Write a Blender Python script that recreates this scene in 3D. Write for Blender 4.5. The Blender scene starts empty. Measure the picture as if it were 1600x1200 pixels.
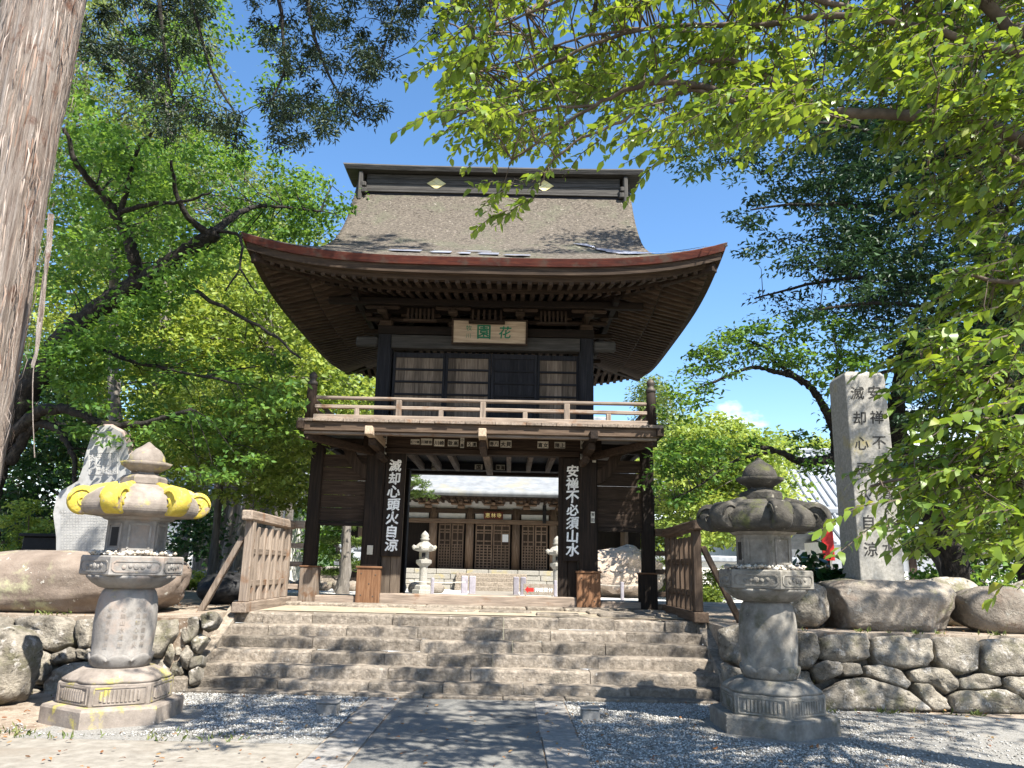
import bpy, bmesh, math, random
import numpy as np
from mathutils import Vector, Matrix, noise as mnoise

random.seed(7)
RNG = np.random.default_rng(11)
SC = bpy.context.scene
COL = SC.collection
R = math.radians

# ------------------------------------------------------------------ camera
CAM_H = 1.65
F = 1200.0                                   # focal length in pixels of the 1600 px wide photograph
PITCH, ROLL = R(13.4), R(1.25)
fw = np.array([0, math.cos(PITCH), math.sin(PITCH)])
up0 = np.array([0, -math.sin(PITCH), math.cos(PITCH)])
r0 = np.array([1.0, 0, 0])
rt = r0 * math.cos(ROLL) + up0 * math.sin(ROLL)
up = up0 * math.cos(ROLL) - r0 * math.sin(ROLL)
CP = np.array([0, 0, CAM_H])
cd = bpy.data.cameras.new('camera')
cd.sensor_width = 36.0
cd.lens = 36.0 * F / 1600.0
cd.clip_start = 0.05
cd.clip_end = 3000.0
cam = bpy.data.objects.new('camera', cd)
COL.objects.link(cam)
m = Matrix.Identity(4)
for i in range(3):
    m[i][0] = rt[i]; m[i][1] = up[i]; m[i][2] = -fw[i]; m[i][3] = CP[i]
cam.matrix_world = m
SC.camera = cam

# ------------------------------------------------------------------ sky and sun
SUN_EL, SUN_AZ = R(53), R(140)               # azimuth clockwise from +Y: behind the camera, to the right
world = bpy.data.worlds.new('World')
SC.world = world
world.use_nodes = True
wt = world.node_tree
for n in list(wt.nodes):
    wt.nodes.remove(n)
wo = wt.nodes.new('ShaderNodeOutputWorld')
bg = wt.nodes.new('ShaderNodeBackground')
sky = wt.nodes.new('ShaderNodeTexSky')
sky.sky_type = 'NISHITA'
sky.sun_disc = False
sky.sun_elevation = SUN_EL
sky.sun_rotation = SUN_AZ
sky.air_density = 1.0
sky.dust_density = 0.4
sky.ozone_density = 2.0
# low cumulus: white where a noise on the view direction is high, only near the horizon all round
tc = wt.nodes.new('ShaderNodeTexCoord')
sep = wt.nodes.new('ShaderNodeSeparateXYZ')
wt.links.new(tc.outputs['Generated'], sep.inputs[0])
mp = wt.nodes.new('ShaderNodeMapping')
mp.inputs['Scale'].default_value = (1.0, 1.0, 1.9)
mp.inputs['Location'].default_value = (0.37, 0.0, 0.1)
wt.links.new(tc.outputs['Generated'], mp.inputs[0])
cn = wt.nodes.new('ShaderNodeTexNoise')
cn.inputs['Scale'].default_value = 5.2
cn.inputs['Detail'].default_value = 9
cn.inputs['Roughness'].default_value = 0.55
wt.links.new(mp.outputs[0], cn.inputs['Vector'])
band = wt.nodes.new('ShaderNodeMapRange')
band.inputs[1].default_value = 0.10
band.inputs[2].default_value = 0.30
band.inputs[3].default_value = 0.10
band.inputs[4].default_value = -0.16
wt.links.new(sep.outputs[2], band.inputs[0])
ad = wt.nodes.new('ShaderNodeMath'); ad.operation = 'ADD'
wt.links.new(cn.outputs[0], ad.inputs[0]); wt.links.new(band.outputs[0], ad.inputs[1])
cr = wt.nodes.new('ShaderNodeValToRGB')
cr.color_ramp.elements[0].position = 0.53
cr.color_ramp.elements[0].color = (0, 0, 0, 1)
cr.color_ramp.elements[1].position = 0.66
cr.color_ramp.elements[1].color = (1, 1, 1, 1)
wt.links.new(ad.outputs[0], cr.inputs[0])
mx = wt.nodes.new('ShaderNodeMix'); mx.data_type = 'RGBA'
mx.inputs[7].default_value = (8.5, 8.8, 9.2, 1)
wt.links.new(cr.outputs[0], mx.inputs[0])
hs = wt.nodes.new('ShaderNodeHueSaturation')
hs.inputs['Saturation'].default_value = 1.18
wt.links.new(sky.outputs[0], hs.inputs['Color'])
wt.links.new(hs.outputs[0], mx.inputs[6])
wt.links.new(mx.outputs[2], bg.inputs[0])
bg.inputs[1].default_value = 0.10
wt.links.new(bg.outputs[0], wo.inputs[0])

S = Vector((math.sin(SUN_AZ) * math.cos(SUN_EL), math.cos(SUN_AZ) * math.cos(SUN_EL), math.sin(SUN_EL)))
sl = bpy.data.lights.new('sun', 'SUN')
sl.energy = 5.0
sl.angle = R(0.55)
sl.color = (1.0, 0.95, 0.86)
so = bpy.data.objects.new('sun', sl)
so.rotation_euler = S.to_track_quat('Z', 'Y').to_euler()
so.location = S * 60
COL.objects.link(so)

SC.view_settings.view_transform = 'Standard'
SC.view_settings.look = 'None'
SC.view_settings.exposure = 1.5
SC.view_settings.gamma = 1.0
SC.cycles.max_bounces = 7
SC.cycles.diffuse_bounces = 4
SC.cycles.glossy_bounces = 2
SC.cycles.transmission_bounces = 4
SC.cycles.transparent_max_bounces = 4
SC.cycles.caustics_reflective = False
SC.cycles.caustics_refractive = False
SC.cycles.use_denoising = True

# ------------------------------------------------------------------ pixel -> world helpers
def ray(x, y):
    return fw + rt * ((x - 800) / F) - up * ((y - 600) / F)
def onY(x, y, Y):
    d = ray(x, y); return CP + d * (Y / d[1])
def onZ(x, y, Z):
    d = ray(x, y); return CP + d * ((Z - CAM_H) / d[2])
def onP(x, y, p0, n):
    d = ray(x, y); n = np.asarray(n, float)
    return CP + d * (np.dot(np.asarray(p0, float) - CP, n) / np.dot(d, n))

# ------------------------------------------------------------------ mesh helpers
WORLD = {}
def V3(a): return (float(a[0]), float(a[1]), float(a[2]))

class MB:
    def __init__(s): s.v = []; s.f = []; s.mi = []
    def add(s, vs, fs, mi=0):
        o = len(s.v); s.v += [V3(p) for p in vs]
        s.f += [tuple(i + o for i in f) for f in fs]; s.mi += [mi] * len(fs)
        return s
    def obox(s, c, ax, ay, az, ch=0.0, mi=0):
        """box with centre c and half-axis vectors; ch = chamfer in metres"""
        c = np.array(c, float); A = [np.array(a, float) for a in (ax, ay, az)]
        L = [np.linalg.norm(a) for a in A]
        ch = min(ch, 0.45 * 2 * min(L)) if ch > 0 else 0
        if ch <= 0:
            P = [c + A[0] * i + A[1] * j + A[2] * k for k in (-1, 1) for j in (-1, 1) for i in (-1, 1)]
            return s.add(P, [(0, 2, 3, 1), (4, 5, 7, 6), (0, 1, 5, 4), (2, 6, 7, 3), (0, 4, 6, 2), (1, 3, 7, 5)], mi)
        I = [(L[k] - ch) / L[k] for k in range(3)]
        P = []; idx = {}
        for i in (-1, 1):
            for j in (-1, 1):
                for k in (-1, 1):
                    for d in range(3):
                        q = [i, j, k]
                        w = [q[e] * (1.0 if e == d else I[e]) for e in range(3)]
                        idx[(i, j, k, d)] = len(P)
                        P.append(c + A[0] * w[0] + A[1] * w[1] + A[2] * w[2])
        Fs = []
        def q4(a): Fs.append(a)
        for sg in (-1, 1):
            o = (lambda a: a) if sg == 1 else (lambda a: a[::-1])
            q4(o((idx[(sg, -1, -1, 0)], idx[(sg, 1, -1, 0)], idx[(sg, 1, 1, 0)], idx[(sg, -1, 1, 0)])))
            q4(o((idx[(-1, sg, 1, 1)], idx[(1, sg, 1, 1)], idx[(1, sg, -1, 1)], idx[(-1, sg, -1, 1)])))
            q4(o((idx[(-1, -1, sg, 2)], idx[(1, -1, sg, 2)], idx[(1, 1, sg, 2)], idx[(-1, 1, sg, 2)])))
        for a in (-1, 1):
            for b in (-1, 1):
                q4((idx[(a, b, -1, 0)], idx[(a, b, 1, 0)], idx[(a, b, 1, 1)], idx[(a, b, -1, 1)]))
                q4((idx[(a, -1, b, 0)], idx[(a, 1, b, 0)], idx[(a, 1, b, 2)], idx[(a, -1, b, 2)]))
                q4((idx[(-1, a, b, 1)], idx[(1, a, b, 1)], idx[(1, a, b, 2)], idx[(-1, a, b, 2)]))
        for i in (-1, 1):
            for j in (-1, 1):
                for k in (-1, 1):
                    q4((idx[(i, j, k, 0)], idx[(i, j, k, 1)], idx[(i, j, k, 2)]))
        return s.add(P, Fs, mi)
    def box(s, x0, x1, y0, y1, z0, z1, ch=0.0, mi=0):
        return s.obox(((x0 + x1) / 2, (y0 + y1) / 2, (z0 + z1) / 2), ((x1 - x0) / 2, 0, 0), (0, (y1 - y0) / 2, 0), (0, 0, (z1 - z0) / 2), ch, mi)
    def beam(s, a, b, w, h, ch=0.0, upv=(0, 0, 1), mi=0):
        a = np.array(a, float); b = np.array(b, float); d = b - a; L = np.linalg.norm(d); d = d / L
        u = np.array(upv, float); sd = np.cross(d, u)
        if np.linalg.norm(sd) < 1e-6: sd = np.cross(d, np.array([0., 1., 0.]) if abs(d[1]) < .9 else np.array([1., 0., 0.]))
        sd /= np.linalg.norm(sd); u = np.cross(sd, d)
        return s.obox((a + b) / 2, d * L / 2, sd * w / 2, u * h / 2, ch, mi)
    def tube(s, pts, rad, n=8, cap=True, mi=0, noise=0.0, disp=0.0):
        pts = [np.array(p, float) for p in pts]; rings = []
        ref = np.array([0.13, 0.31, 0.94])
        for i, p in enumerate(pts):
            d = pts[min(i + 1, len(pts) - 1)] - pts[max(i - 1, 0)]
            d = d / (np.linalg.norm(d) + 1e-9)
            a = np.cross(d, ref)
            if np.linalg.norm(a) < 0.1: a = np.cross(d, np.array([1.0, 0, 0]))
            a /= np.linalg.norm(a); b = np.cross(d, a)
            r = rad[i] if hasattr(rad, '__len__') else rad
            ring = []
            for k in range(n):
                t = 2 * math.pi * k / n; dv = a * math.cos(t) + b * math.sin(t)
                q = 1 + noise * (random.random() - .5)
                if disp: q += disp * fnoise(p + dv * r, 1.1 / max(r, .08), 4)
                ring.append(p + dv * r * q)
            rings.append(ring)
        P = [q for r_ in rings for q in r_]; Fs = []
        for i in range(len(pts) - 1):
            for k in range(n):
                Fs.append((i * n + k, i * n + (k + 1) % n, (i + 1) * n + (k + 1) % n, (i + 1) * n + k))
        if cap:
            Fs.append(tuple(range(n - 1, -1, -1))); Fs.append(tuple((len(pts) - 1) * n + k for k in range(n)))
        return s.add(P, Fs, mi)
    def lathe(s, prof, n=24, c=(0, 0, 0), rot=0.0, cap=True, mi=0, fn=None):
        P = []; Fs = []
        for (r, z) in prof:
            for k in range(n):
                t = rot + 2 * math.pi * k / n
                rr = r * (fn(t, z) if fn else 1)
                P.append((c[0] + rr * math.cos(t), c[1] + rr * math.sin(t), c[2] + z))
        for i in range(len(prof) - 1):
            for k in range(n):
                Fs.append((i * n + k, i * n + (k + 1) % n, (i + 1) * n + (k + 1) % n, (i + 1) * n + k))
        if cap:
            Fs.append(tuple(range(n - 1, -1, -1))); Fs.append(tuple((len(prof) - 1) * n + k for k in range(n)))
        return s.add(P, Fs, mi)
    def grid(s, P, mi=0, flip=False):
        """P[i][j] points"""
        n = len(P[0]); Fs = []
        for i in range(len(P) - 1):
            for j in range(n - 1):
                q = (i * n + j, i * n + j + 1, (i + 1) * n + j + 1, (i + 1) * n + j)
                Fs.append(q[::-1] if flip else q)
        return s.add([p for r_ in P for p in r_], Fs, mi)
    def build(s, name, mat, parent=None, smooth=False, origin=None, rotz=0.0, bevel=0, sub=0, autos=None):
        v = np.array(s.v, float)
        if origin is None:
            lo = v.min(0); hi = v.max(0); origin = ((lo[0] + hi[0]) / 2, (lo[1] + hi[1]) / 2, lo[2])
        origin = np.array(origin, float)
        me = bpy.data.meshes.new(name)
        me.from_pydata((v - origin).tolist(), [], s.f)
        mats = mat if isinstance(mat, (list, tuple)) else [mat]
        for q in mats: me.materials.append(M[q] if isinstance(q, str) else q)
        if len(mats) > 1: me.polygons.foreach_set('material_index', s.mi)
        if smooth: me.polygons.foreach_set('use_smooth', [True] * len(me.polygons))
        me.update()
        o = bpy.data.objects.new(name, me)
        COL.objects.link(o)
        put(o, origin, parent)
        if sub:
            md = o.modifiers.new('s', 'SUBSURF'); md.levels = sub; md.render_levels = sub
        if bevel:
            md = o.modifiers.new('b', 'BEVEL'); md.width = bevel; md.segments = 2; md.limit_method = 'ANGLE'
        return o

def put(o, origin, parent=None):
    WORLD[o] = np.array(origin, float)
    if parent is not None:
        o.parent = parent
        o.location = V3(np.array(origin) - WORLD[parent])
    else:
        o.location = V3(origin)
def tag(o, label=None, cat=None, group=None, kind=None):
    if label: o['label'] = label
    if cat: o['category'] = cat
    if group: o['group'] = group
    if kind: o['kind'] = kind
    return o
def thing(name, loc, label, cat, group=None):
    o = bpy.data.objects.new(name, None)
    o.empty_display_size = 0.2
    COL.objects.link(o); put(o, loc)
    return tag(o, label, cat, group)
def clone(o, origin, parent, rot=None, scale=None):
    c = o.copy(); COL.objects.link(c); put(c, origin, parent)
    if rot is not None: c.rotation_euler = rot
    if scale is not None: c.scale = scale
    return c

def fnoise(p, f, o=5): return mnoise.fractal(Vector((p[0] * f, p[1] * f, p[2] * f)), 0.9, 2.1, o)
def rock(name, mat, c, size, parent=None, seed=0, n=2, flat=0.0, rough=0.22, rotz=0.0, sink=0.0, boxy=0.0):
    """lumpy boulder; size = half extents, c = centre of its base; boxy pushes it towards a block"""
    rs = np.random.RandomState(seed)
    bm = bmesh.new(); bmesh.ops.create_icosphere(bm, subdivisions=n, radius=1.0)
    P = np.array([v.co[:] for v in bm.verts])
    e = 1 - .62 * boxy
    P = np.sign(P) * np.abs(P) ** e
    P /= np.abs(P).max()
    sd = rs.uniform(-50, 50, 3)
    for k in range(7):                         # broken facets
        nn = rs.normal(size=3); nn[2] = nn[2] * .6; nn /= np.linalg.norm(nn)
        lim = (np.abs(P @ nn)).max() * rs.uniform(.80, .95)
        ex = np.maximum(P @ nn - lim, 0); P -= ex[:, None] * nn * .9
    d = np.array([rough * .75 * fnoise(p + sd, .9, 2) + rough * .32 * fnoise(p + sd * 2, 3.0, 4) for p in P])
    nrm = P / (np.linalg.norm(P, axis=1, keepdims=True) + 1e-9)
    P = P + nrm * d[:, None]
    P *= np.array(size)
    P[:, 2] += size[2] * (1 - sink)
    P[:, 2] = np.maximum(P[:, 2], -0.03)
    ca, sa = math.cos(rotz), math.sin(rotz)
    P = np.stack([P[:, 0] * ca - P[:, 1] * sa, P[:, 0] * sa + P[:, 1] * ca, P[:, 2]], 1)
    fs = [tuple(v.index for v in f.verts) for f in bm.faces]; bm.free()
    b = MB(); b.add(P + np.array(c), fs)
    return b.build(name, mat, parent, smooth=True, origin=c)
# ------------------------------------------------------------------ materials
M = {}
def noisemat(name, cols, scale=4.0, stretch=(1, 1, 1), rough=0.85, bump=0.3, bscale=None, bdist=0.01, rand=0.2,
             blotch=(), spec=0.3, detail=8, pos=(0.3, 0.5, 0.7), metal=0.0, world=False, hue=0.0):
    m = bpy.data.materials.new(name); m.use_nodes = True
    nt = m.node_tree; N = nt.nodes; L = nt.links
    b = N['Principled BSDF']
    b.inputs['Roughness'].default_value = rough
    b.inputs['Specular IOR Level'].default_value = spec
    b.inputs['Metallic'].default_value = metal
    oi = N.new('ShaderNodeObjectInfo')
    if world:
        g = N.new('ShaderNodeNewGeometry'); vec = g.outputs['Position']
    else:
        t = N.new('ShaderNodeTexCoord')
        sc = N.new('ShaderNodeMath'); sc.operation = 'MULTIPLY'; sc.inputs[1].default_value = 61.0
        L.new(oi.outputs['Random'], sc.inputs[0])
        va = N.new('ShaderNodeVectorMath'); va.operation = 'ADD'
        L.new(t.outputs['Object'], va.inputs[0]); L.new(sc.outputs[0], va.inputs[1])
        vec = va.outputs[0]
    mp = N.new('ShaderNodeMapping'); mp.inputs['Scale'].default_value = stretch
    L.new(vec, mp.inputs[0])
    n1 = N.new('ShaderNodeTexNoise'); n1.inputs['Scale'].default_value = scale
    n1.inputs['Detail'].default_value = detail; n1.inputs['Roughness'].default_value = 0.65
    L.new(mp.outputs[0], n1.inputs['Vector'])
    r = N.new('ShaderNodeValToRGB'); e = r.color_ramp.elements
    e[0].position = pos[0]; e[0].color = (*cols[0], 1)
    e[1].position = pos[-1]; e[1].color = (*cols[-1], 1)
    for i, c in enumerate(cols[1:-1]):
        k = e.new(pos[0] + (pos[-1] - pos[0]) * (i + 1) / (len(cols) - 1)); k.color = (*c, 1)
    L.new(n1.outputs[0], r.inputs[0])
    out = r.outputs[0]
    for i, (bc, bs, lo, hi) in enumerate(blotch):
        n2 = N.new('ShaderNodeTexNoise'); n2.inputs['Scale'].default_value = bs
        n2.inputs['Detail'].default_value = 7; n2.inputs['Roughness'].default_value = 0.7
        ofs = N.new('ShaderNodeVectorMath'); ofs.operation = 'ADD'; ofs.inputs[1].default_value = (3.1 * i + 1.7, 5.3, 2.9 * i)
        L.new(vec, ofs.inputs[0]); L.new(ofs.outputs[0], n2.inputs['Vector'])
        mr = N.new('ShaderNodeMapRange'); mr.interpolation_type = 'SMOOTHSTEP'
        mr.inputs[1].default_value = lo; mr.inputs[2].default_value = hi
        L.new(n2.outputs[0], mr.inputs[0])
        mx = N.new('ShaderNodeMix'); mx.data_type = 'RGBA'
        L.new(mr.outputs[0], mx.inputs[0]); L.new(out, mx.inputs[6]); mx.inputs[7].default_value = (*bc, 1)
        out = mx.outputs[2]
    if rand or hue:
        h = N.new('ShaderNodeHueSaturation')
        mr = N.new('ShaderNodeMapRange'); mr.inputs[3].default_value = 1 - rand; mr.inputs[4].default_value = 1 + rand
        L.new(oi.outputs['Random'], mr.inputs[0]); L.new(mr.outputs[0], h.inputs['Value'])
        L.new(out, h.inputs['Color']); out = h.outputs[0]
    L.new(out, b.inputs['Base Color'])
    if bump:
        bp = N.new('ShaderNodeBump'); bp.inputs['Strength'].default_value = bump; bp.inputs['Distance'].default_value = bdist
        if bscale:
            n3 = N.new('ShaderNodeTexNoise'); n3.inputs['Scale'].default_value = bscale; n3.inputs['Detail'].default_value = 6
            n3.inputs['Roughness'].default_value = 0.7
            L.new(mp.outputs[0], n3.inputs['Vector']); L.new(n3.outputs[0], bp.inputs['Height'])
        else:
            L.new(n1.outputs[0], bp.inputs['Height'])
        L.new(bp.outputs[0], b.inputs['Normal'])
    M[name] = m
    return m

def wood(name, cols, rand=0.25, bump=0.5, blotch=(), rough=0.8, spec=0.25):
    for ax, st in (('x', (0.9, 14, 14)), ('y', (14, 0.9, 14)), ('z', (14, 14, 0.9))):
        noisemat(name + '_' + ax, cols, 2.2, st, rough, bump, None, 0.012, rand, blotch, spec)

wood('dark_wood', [(0.0049, 0.0035, 0.0028), (0.0140, 0.0091, 0.0063), (0.0294, 0.0189, 0.0126)])
wood('brown_wood', [(0.0132, 0.0084, 0.0054), (0.0330, 0.0204, 0.0132), (0.0630, 0.0420, 0.0282)])
wood('orange_wood', [(0.0720, 0.0360, 0.0192), (0.1520, 0.0760, 0.0384), (0.2400, 0.1360, 0.0760)])
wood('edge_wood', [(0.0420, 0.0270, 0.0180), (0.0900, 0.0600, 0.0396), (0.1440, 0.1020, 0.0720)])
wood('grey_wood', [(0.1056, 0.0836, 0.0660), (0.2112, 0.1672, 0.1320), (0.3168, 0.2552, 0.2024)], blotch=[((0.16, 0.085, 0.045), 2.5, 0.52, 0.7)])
wood('pale_wood', [(0.24, 0.18, 0.13), (0.36, 0.28, 0.20), (0.48, 0.38, 0.28)])
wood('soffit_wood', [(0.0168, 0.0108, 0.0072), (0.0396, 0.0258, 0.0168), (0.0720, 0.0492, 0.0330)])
wood('rafter_wood', [(0.0306, 0.0197, 0.0129), (0.0646, 0.0422, 0.0279), (0.1088, 0.0762, 0.0524)])  # paler than the soffit: light on the rafter sides is put into the colour
wood('hall_wood', [(0.08, 0.05, 0.034), (0.17, 0.115, 0.077), (0.28, 0.20, 0.145)])
wood('plank_wood', [(0.0560, 0.0400, 0.0304), (0.1200, 0.0920, 0.0680), (0.1920, 0.1520, 0.1160)], rand=0.45)
wood('black_wood', [(0.006, 0.006, 0.007), (0.014, 0.014, 0.017), (0.028, 0.027, 0.03)])
wood('ridge_wood', [(0.0263, 0.0248, 0.0225), (0.0562, 0.0525, 0.0480), (0.0975, 0.0900, 0.0825)], rand=0.15)
noisemat('red_lacquer', [(0.035, 0.008, 0.005), (0.085, 0.017, 0.009), (0.15, 0.04, 0.018)], 3, (1, 4, 8), 0.6, 0.2, rand=0.05, blotch=[((0.08, 0.05, 0.035), 4, 0.5, 0.68)])
noisemat('bark_roof', [(0.045, 0.038, 0.031), (0.125, 0.106, 0.085), (0.225, 0.193, 0.155)], 16, (1.0, 2.4, 2.4), 0.95, 0.9, 30, 0.04, 0.0,
         blotch=[((0.125, 0.12, 0.085), 1.1, 0.50, 0.66), ((0.055, 0.047, 0.036), 17, 0.55, 0.62), ((0.05, 0.042, 0.033), 5, 0.60, 0.68), ((0.36, 0.32, 0.27), 13, 0.60, 0.68)], world=True)
noisemat('metal_patch', [(0.30, 0.32, 0.40), (0.42, 0.44, 0.52), (0.5, 0.52, 0.6)], 3, rough=0.35, bump=0.1, spec=0.5, metal=0.6)
noisemat('gold', [(0.62, 0.47, 0.15), (0.8, 0.66, 0.28), (0.85, 0.75, 0.42)], 5, rough=0.45, bump=0.1, metal=0.35)
noisemat('stone_step', [(0.115, 0.095, 0.075), (0.23, 0.195, 0.155), (0.36, 0.31, 0.255)], 14, rough=0.9, bump=1.0, bscale=34, bdist=0.03, rand=0.26,
         blotch=[((0.12, 0.105, 0.085), 2.2, 0.52, 0.72), ((0.42, 0.39, 0.35), 14, 0.62, 0.7)])
noisemat('stone_wall', [(0.1037, 0.0915, 0.0732), (0.2440, 0.2172, 0.1769), (0.4148, 0.3721, 0.3050)], 5.5, rough=0.95, bump=1.0, bscale=16, bdist=0.06, rand=0.3,
         blotch=[((0.15, 0.14, 0.085), 2.2, 0.50, 0.68), ((0.40, 0.37, 0.33), 7, 0.56, 0.62), ((0.055, 0.048, 0.038), 10, 0.58, 0.68)])
noisemat('stone_boulder', [(0.16, 0.14, 0.115), (0.25, 0.215, 0.175), (0.34, 0.30, 0.25)], 3.5, rough=0.92, bump=1.0, bscale=14, bdist=0.06, rand=0.15,
         blotch=[((0.15, 0.095, 0.065), 1.0, 0.5, 0.7), ((0.40, 0.38, 0.33), 8, 0.62, 0.68), ((0.21, 0.20, 0.11), 2, 0.56, 0.72)])
noisemat('stone_brown', [(0.12, 0.09, 0.07), (0.20, 0.157, 0.125), (0.28, 0.23, 0.185)], 1.6, rough=0.92, bump=0.6, bscale=14, bdist=0.025, rand=0.1,
         blotch=[((0.34, 0.33, 0.20), 1.3, 0.54, 0.68), ((0.52, 0.50, 0.44), 9, 0.63, 0.67), ((0.12, 0.075, 0.055), 1.8, 0.58, 0.72)])
noisemat('stone_lantern', [(0.13, 0.12, 0.108), (0.21, 0.195, 0.178), (0.28, 0.262, 0.24)], 6, rough=0.9, bump=0.5, bscale=30, bdist=0.008, rand=0.1,
         blotch=[((0.26, 0.21, 0.175), 2.4, 0.48, 0.66), ((0.36, 0.31, 0.10), 3.2, 0.62, 0.74)])
noisemat('stone_lantern_brown', [(0.14, 0.117, 0.098), (0.22, 0.187, 0.158), (0.31, 0.265, 0.225)], 5, rough=0.9, bump=0.5, bscale=26, bdist=0.01, rand=0.08,
         blotch=[((0.38, 0.33, 0.08), 2.6, 0.56, 0.68), ((0.45, 0.4, 0.35), 12, 0.64, 0.7)])
noisemat('lichen_yellow', [(0.34, 0.26, 0.05), (0.47, 0.36, 0.05), (0.54, 0.43, 0.10)], 9, rough=0.95, bump=0.7, bscale=30, rand=0.1,
         blotch=[((0.26, 0.20, 0.15), 5, 0.54, 0.62), ((0.32, 0.27, 0.15), 14, 0.57, 0.66)])
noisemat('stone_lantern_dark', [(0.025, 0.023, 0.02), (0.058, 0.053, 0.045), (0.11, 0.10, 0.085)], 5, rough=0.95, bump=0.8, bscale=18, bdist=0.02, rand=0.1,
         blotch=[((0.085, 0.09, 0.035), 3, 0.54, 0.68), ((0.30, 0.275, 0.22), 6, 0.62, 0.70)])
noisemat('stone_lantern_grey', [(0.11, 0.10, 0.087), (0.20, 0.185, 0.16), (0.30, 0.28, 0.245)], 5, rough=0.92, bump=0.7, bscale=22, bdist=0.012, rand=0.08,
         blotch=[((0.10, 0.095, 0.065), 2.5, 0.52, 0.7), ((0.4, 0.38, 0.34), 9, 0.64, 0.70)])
noisemat('stone_stele', [(0.2420, 0.2398, 0.2310), (0.3080, 0.3047, 0.2948), (0.3740, 0.3696, 0.3575)], 3, rough=0.8, bump=0.25, bscale=20, bdist=0.008, rand=0.03,
         blotch=[((0.33, 0.30, 0.16), 1.7, 0.62, 0.75), ((0.20, 0.195, 0.185), 3, 0.55, 0.7)])
noisemat('stone_stele_edge', [(0.16, 0.12, 0.10), (0.28, 0.22, 0.19), (0.38, 0.31, 0.27)], 4, rough=0.9, bump=0.7, bscale=12, bdist=0.03)
noisemat('stone_pillar', [(0.20, 0.188, 0.162), (0.29, 0.275, 0.243), (0.38, 0.36, 0.32)], 26, rough=0.9, bump=0.35, bscale=60, bdist=0.006, rand=0.03,
         blotch=[((0.36, 0.30, 0.14), 1.1, 0.54, 0.70), ((0.22, 0.21, 0.19), 3, 0.58, 0.72)])
noisemat('ink', [(0.02, 0.02, 0.02), (0.04, 0.038, 0.035), (0.08, 0.075, 0.065)], 20, rough=0.95, bump=0, blotch=[((0.2, 0.19, 0.17), 26, 0.56, 0.66)])
noisemat('carved_light', [(0.38, 0.37, 0.35), (0.43, 0.42, 0.40), (0.48, 0.47, 0.45)], 20, rough=0.95, bump=0)
noisemat('white_paint', [(0.70, 0.70, 0.68), (0.80, 0.80, 0.78), (0.86, 0.86, 0.84)], 30, rough=0.7, bump=0, rand=0.08, blotch=[((0.16, 0.13, 0.11), 28, 0.56, 0.64)])
noisemat('green_paint', [(0.01, 0.10, 0.055), (0.015, 0.16, 0.085), (0.03, 0.2, 0.11)], 20, rough=0.7, bump=0)
noisemat('paper', [(0.42, 0.39, 0.32), (0.58, 0.55, 0.47), (0.68, 0.65, 0.56)], 18, rough=0.9, bump=0.1, rand=0.25, blotch=[((0.2, 0.16, 0.12), 14, 0.56, 0.7)])
noisemat('sign_white', [(0.72, 0.73, 0.74), (0.8, 0.8, 0.8), (0.84, 0.84, 0.84)], 10, rough=0.5, bump=0, rand=0.03)
noisemat('sign_red', [(0.35, 0.012, 0.012), (0.45, 0.018, 0.015), (0.5, 0.03, 0.02)], 5, rough=0.5, bump=0, rand=0.03)
noisemat('plaster', [(0.62, 0.60, 0.56), (0.72, 0.70, 0.66), (0.8, 0.78, 0.74)], 4, rough=0.9, bump=0.1, rand=0.04)
noisemat('roof_tile', [(0.16, 0.175, 0.195), (0.24, 0.26, 0.285), (0.33, 0.35, 0.37)], 3, rough=0.55, bump=0.2, rand=0.15, spec=0.4)
noisemat('copper_roof', [(0.15, 0.16, 0.17), (0.20, 0.21, 0.22), (0.26, 0.27, 0.27)], 2.5, (1, 1, 1), 0.7, 0.15, rand=0.05, world=True, blotch=[((0.25, 0.23, 0.17), 0.6, 0.5, 0.7)])
noisemat('post_grey', [(0.20, 0.185, 0.205), (0.27, 0.25, 0.28), (0.33, 0.31, 0.34)], 6, rough=0.7, bump=0.1)
noisemat('rope', [(0.4, 0.38, 0.33), (0.5, 0.48, 0.42), (0.6, 0.57, 0.5)], 10, rough=0.9, bump=0)
noisemat('dirt', [(0.16, 0.125, 0.095), (0.27, 0.22, 0.17), (0.37, 0.31, 0.245)], 3.5, rough=0.95, bump=0.6, bscale=40, bdist=0.015, rand=0, world=True,
         blotch=[((0.13, 0.085, 0.055), 1.1, 0.5, 0.66), ((0.45, 0.41, 0.35), 30, 0.56, 0.64)])
noisemat('floor_dirt', [(0.24, 0.20, 0.145), (0.32, 0.27, 0.20), (0.4, 0.34, 0.26)], 4, rough=0.95, bump=0.3, bscale=40, rand=0, world=True)
noisemat('pale_ground', [(0.1640, 0.1476, 0.1230), (0.2296, 0.2091, 0.1763), (0.2952, 0.2706, 0.2337)], 8, rough=0.95, bump=0.4, bscale=90, bdist=0.006, rand=0, world=True,
         blotch=[((0.19, 0.16, 0.125), 0.9, 0.5, 0.7)])
noisemat('gravel_base', [(0.12, 0.11, 0.095), (0.24, 0.23, 0.21), (0.37, 0.36, 0.34)], 55, rough=0.95, bump=0.8, bscale=60, bdist=0.02, rand=0, world=True, blotch=[((0.30, 0.25, 0.19), 1.4, 0.55, 0.7)])
noisemat('courtyard', [(0.38, 0.37, 0.35), (0.46, 0.45, 0.43), (0.54, 0.53, 0.51)], 30, rough=0.95, bump=0.4, rand=0, world=True)
noisemat('asphalt', [(0.095, 0.094, 0.088), (0.15, 0.148, 0.138), (0.205, 0.20, 0.188)], 50, rough=0.9, bump=0.5, bscale=140, bdist=0.005, rand=0, world=True,
         blotch=[((0.195, 0.185, 0.165), 0.8, 0.46, 0.64), ((0.085, 0.082, 0.075), 2.3, 0.58, 0.7)])
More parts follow.
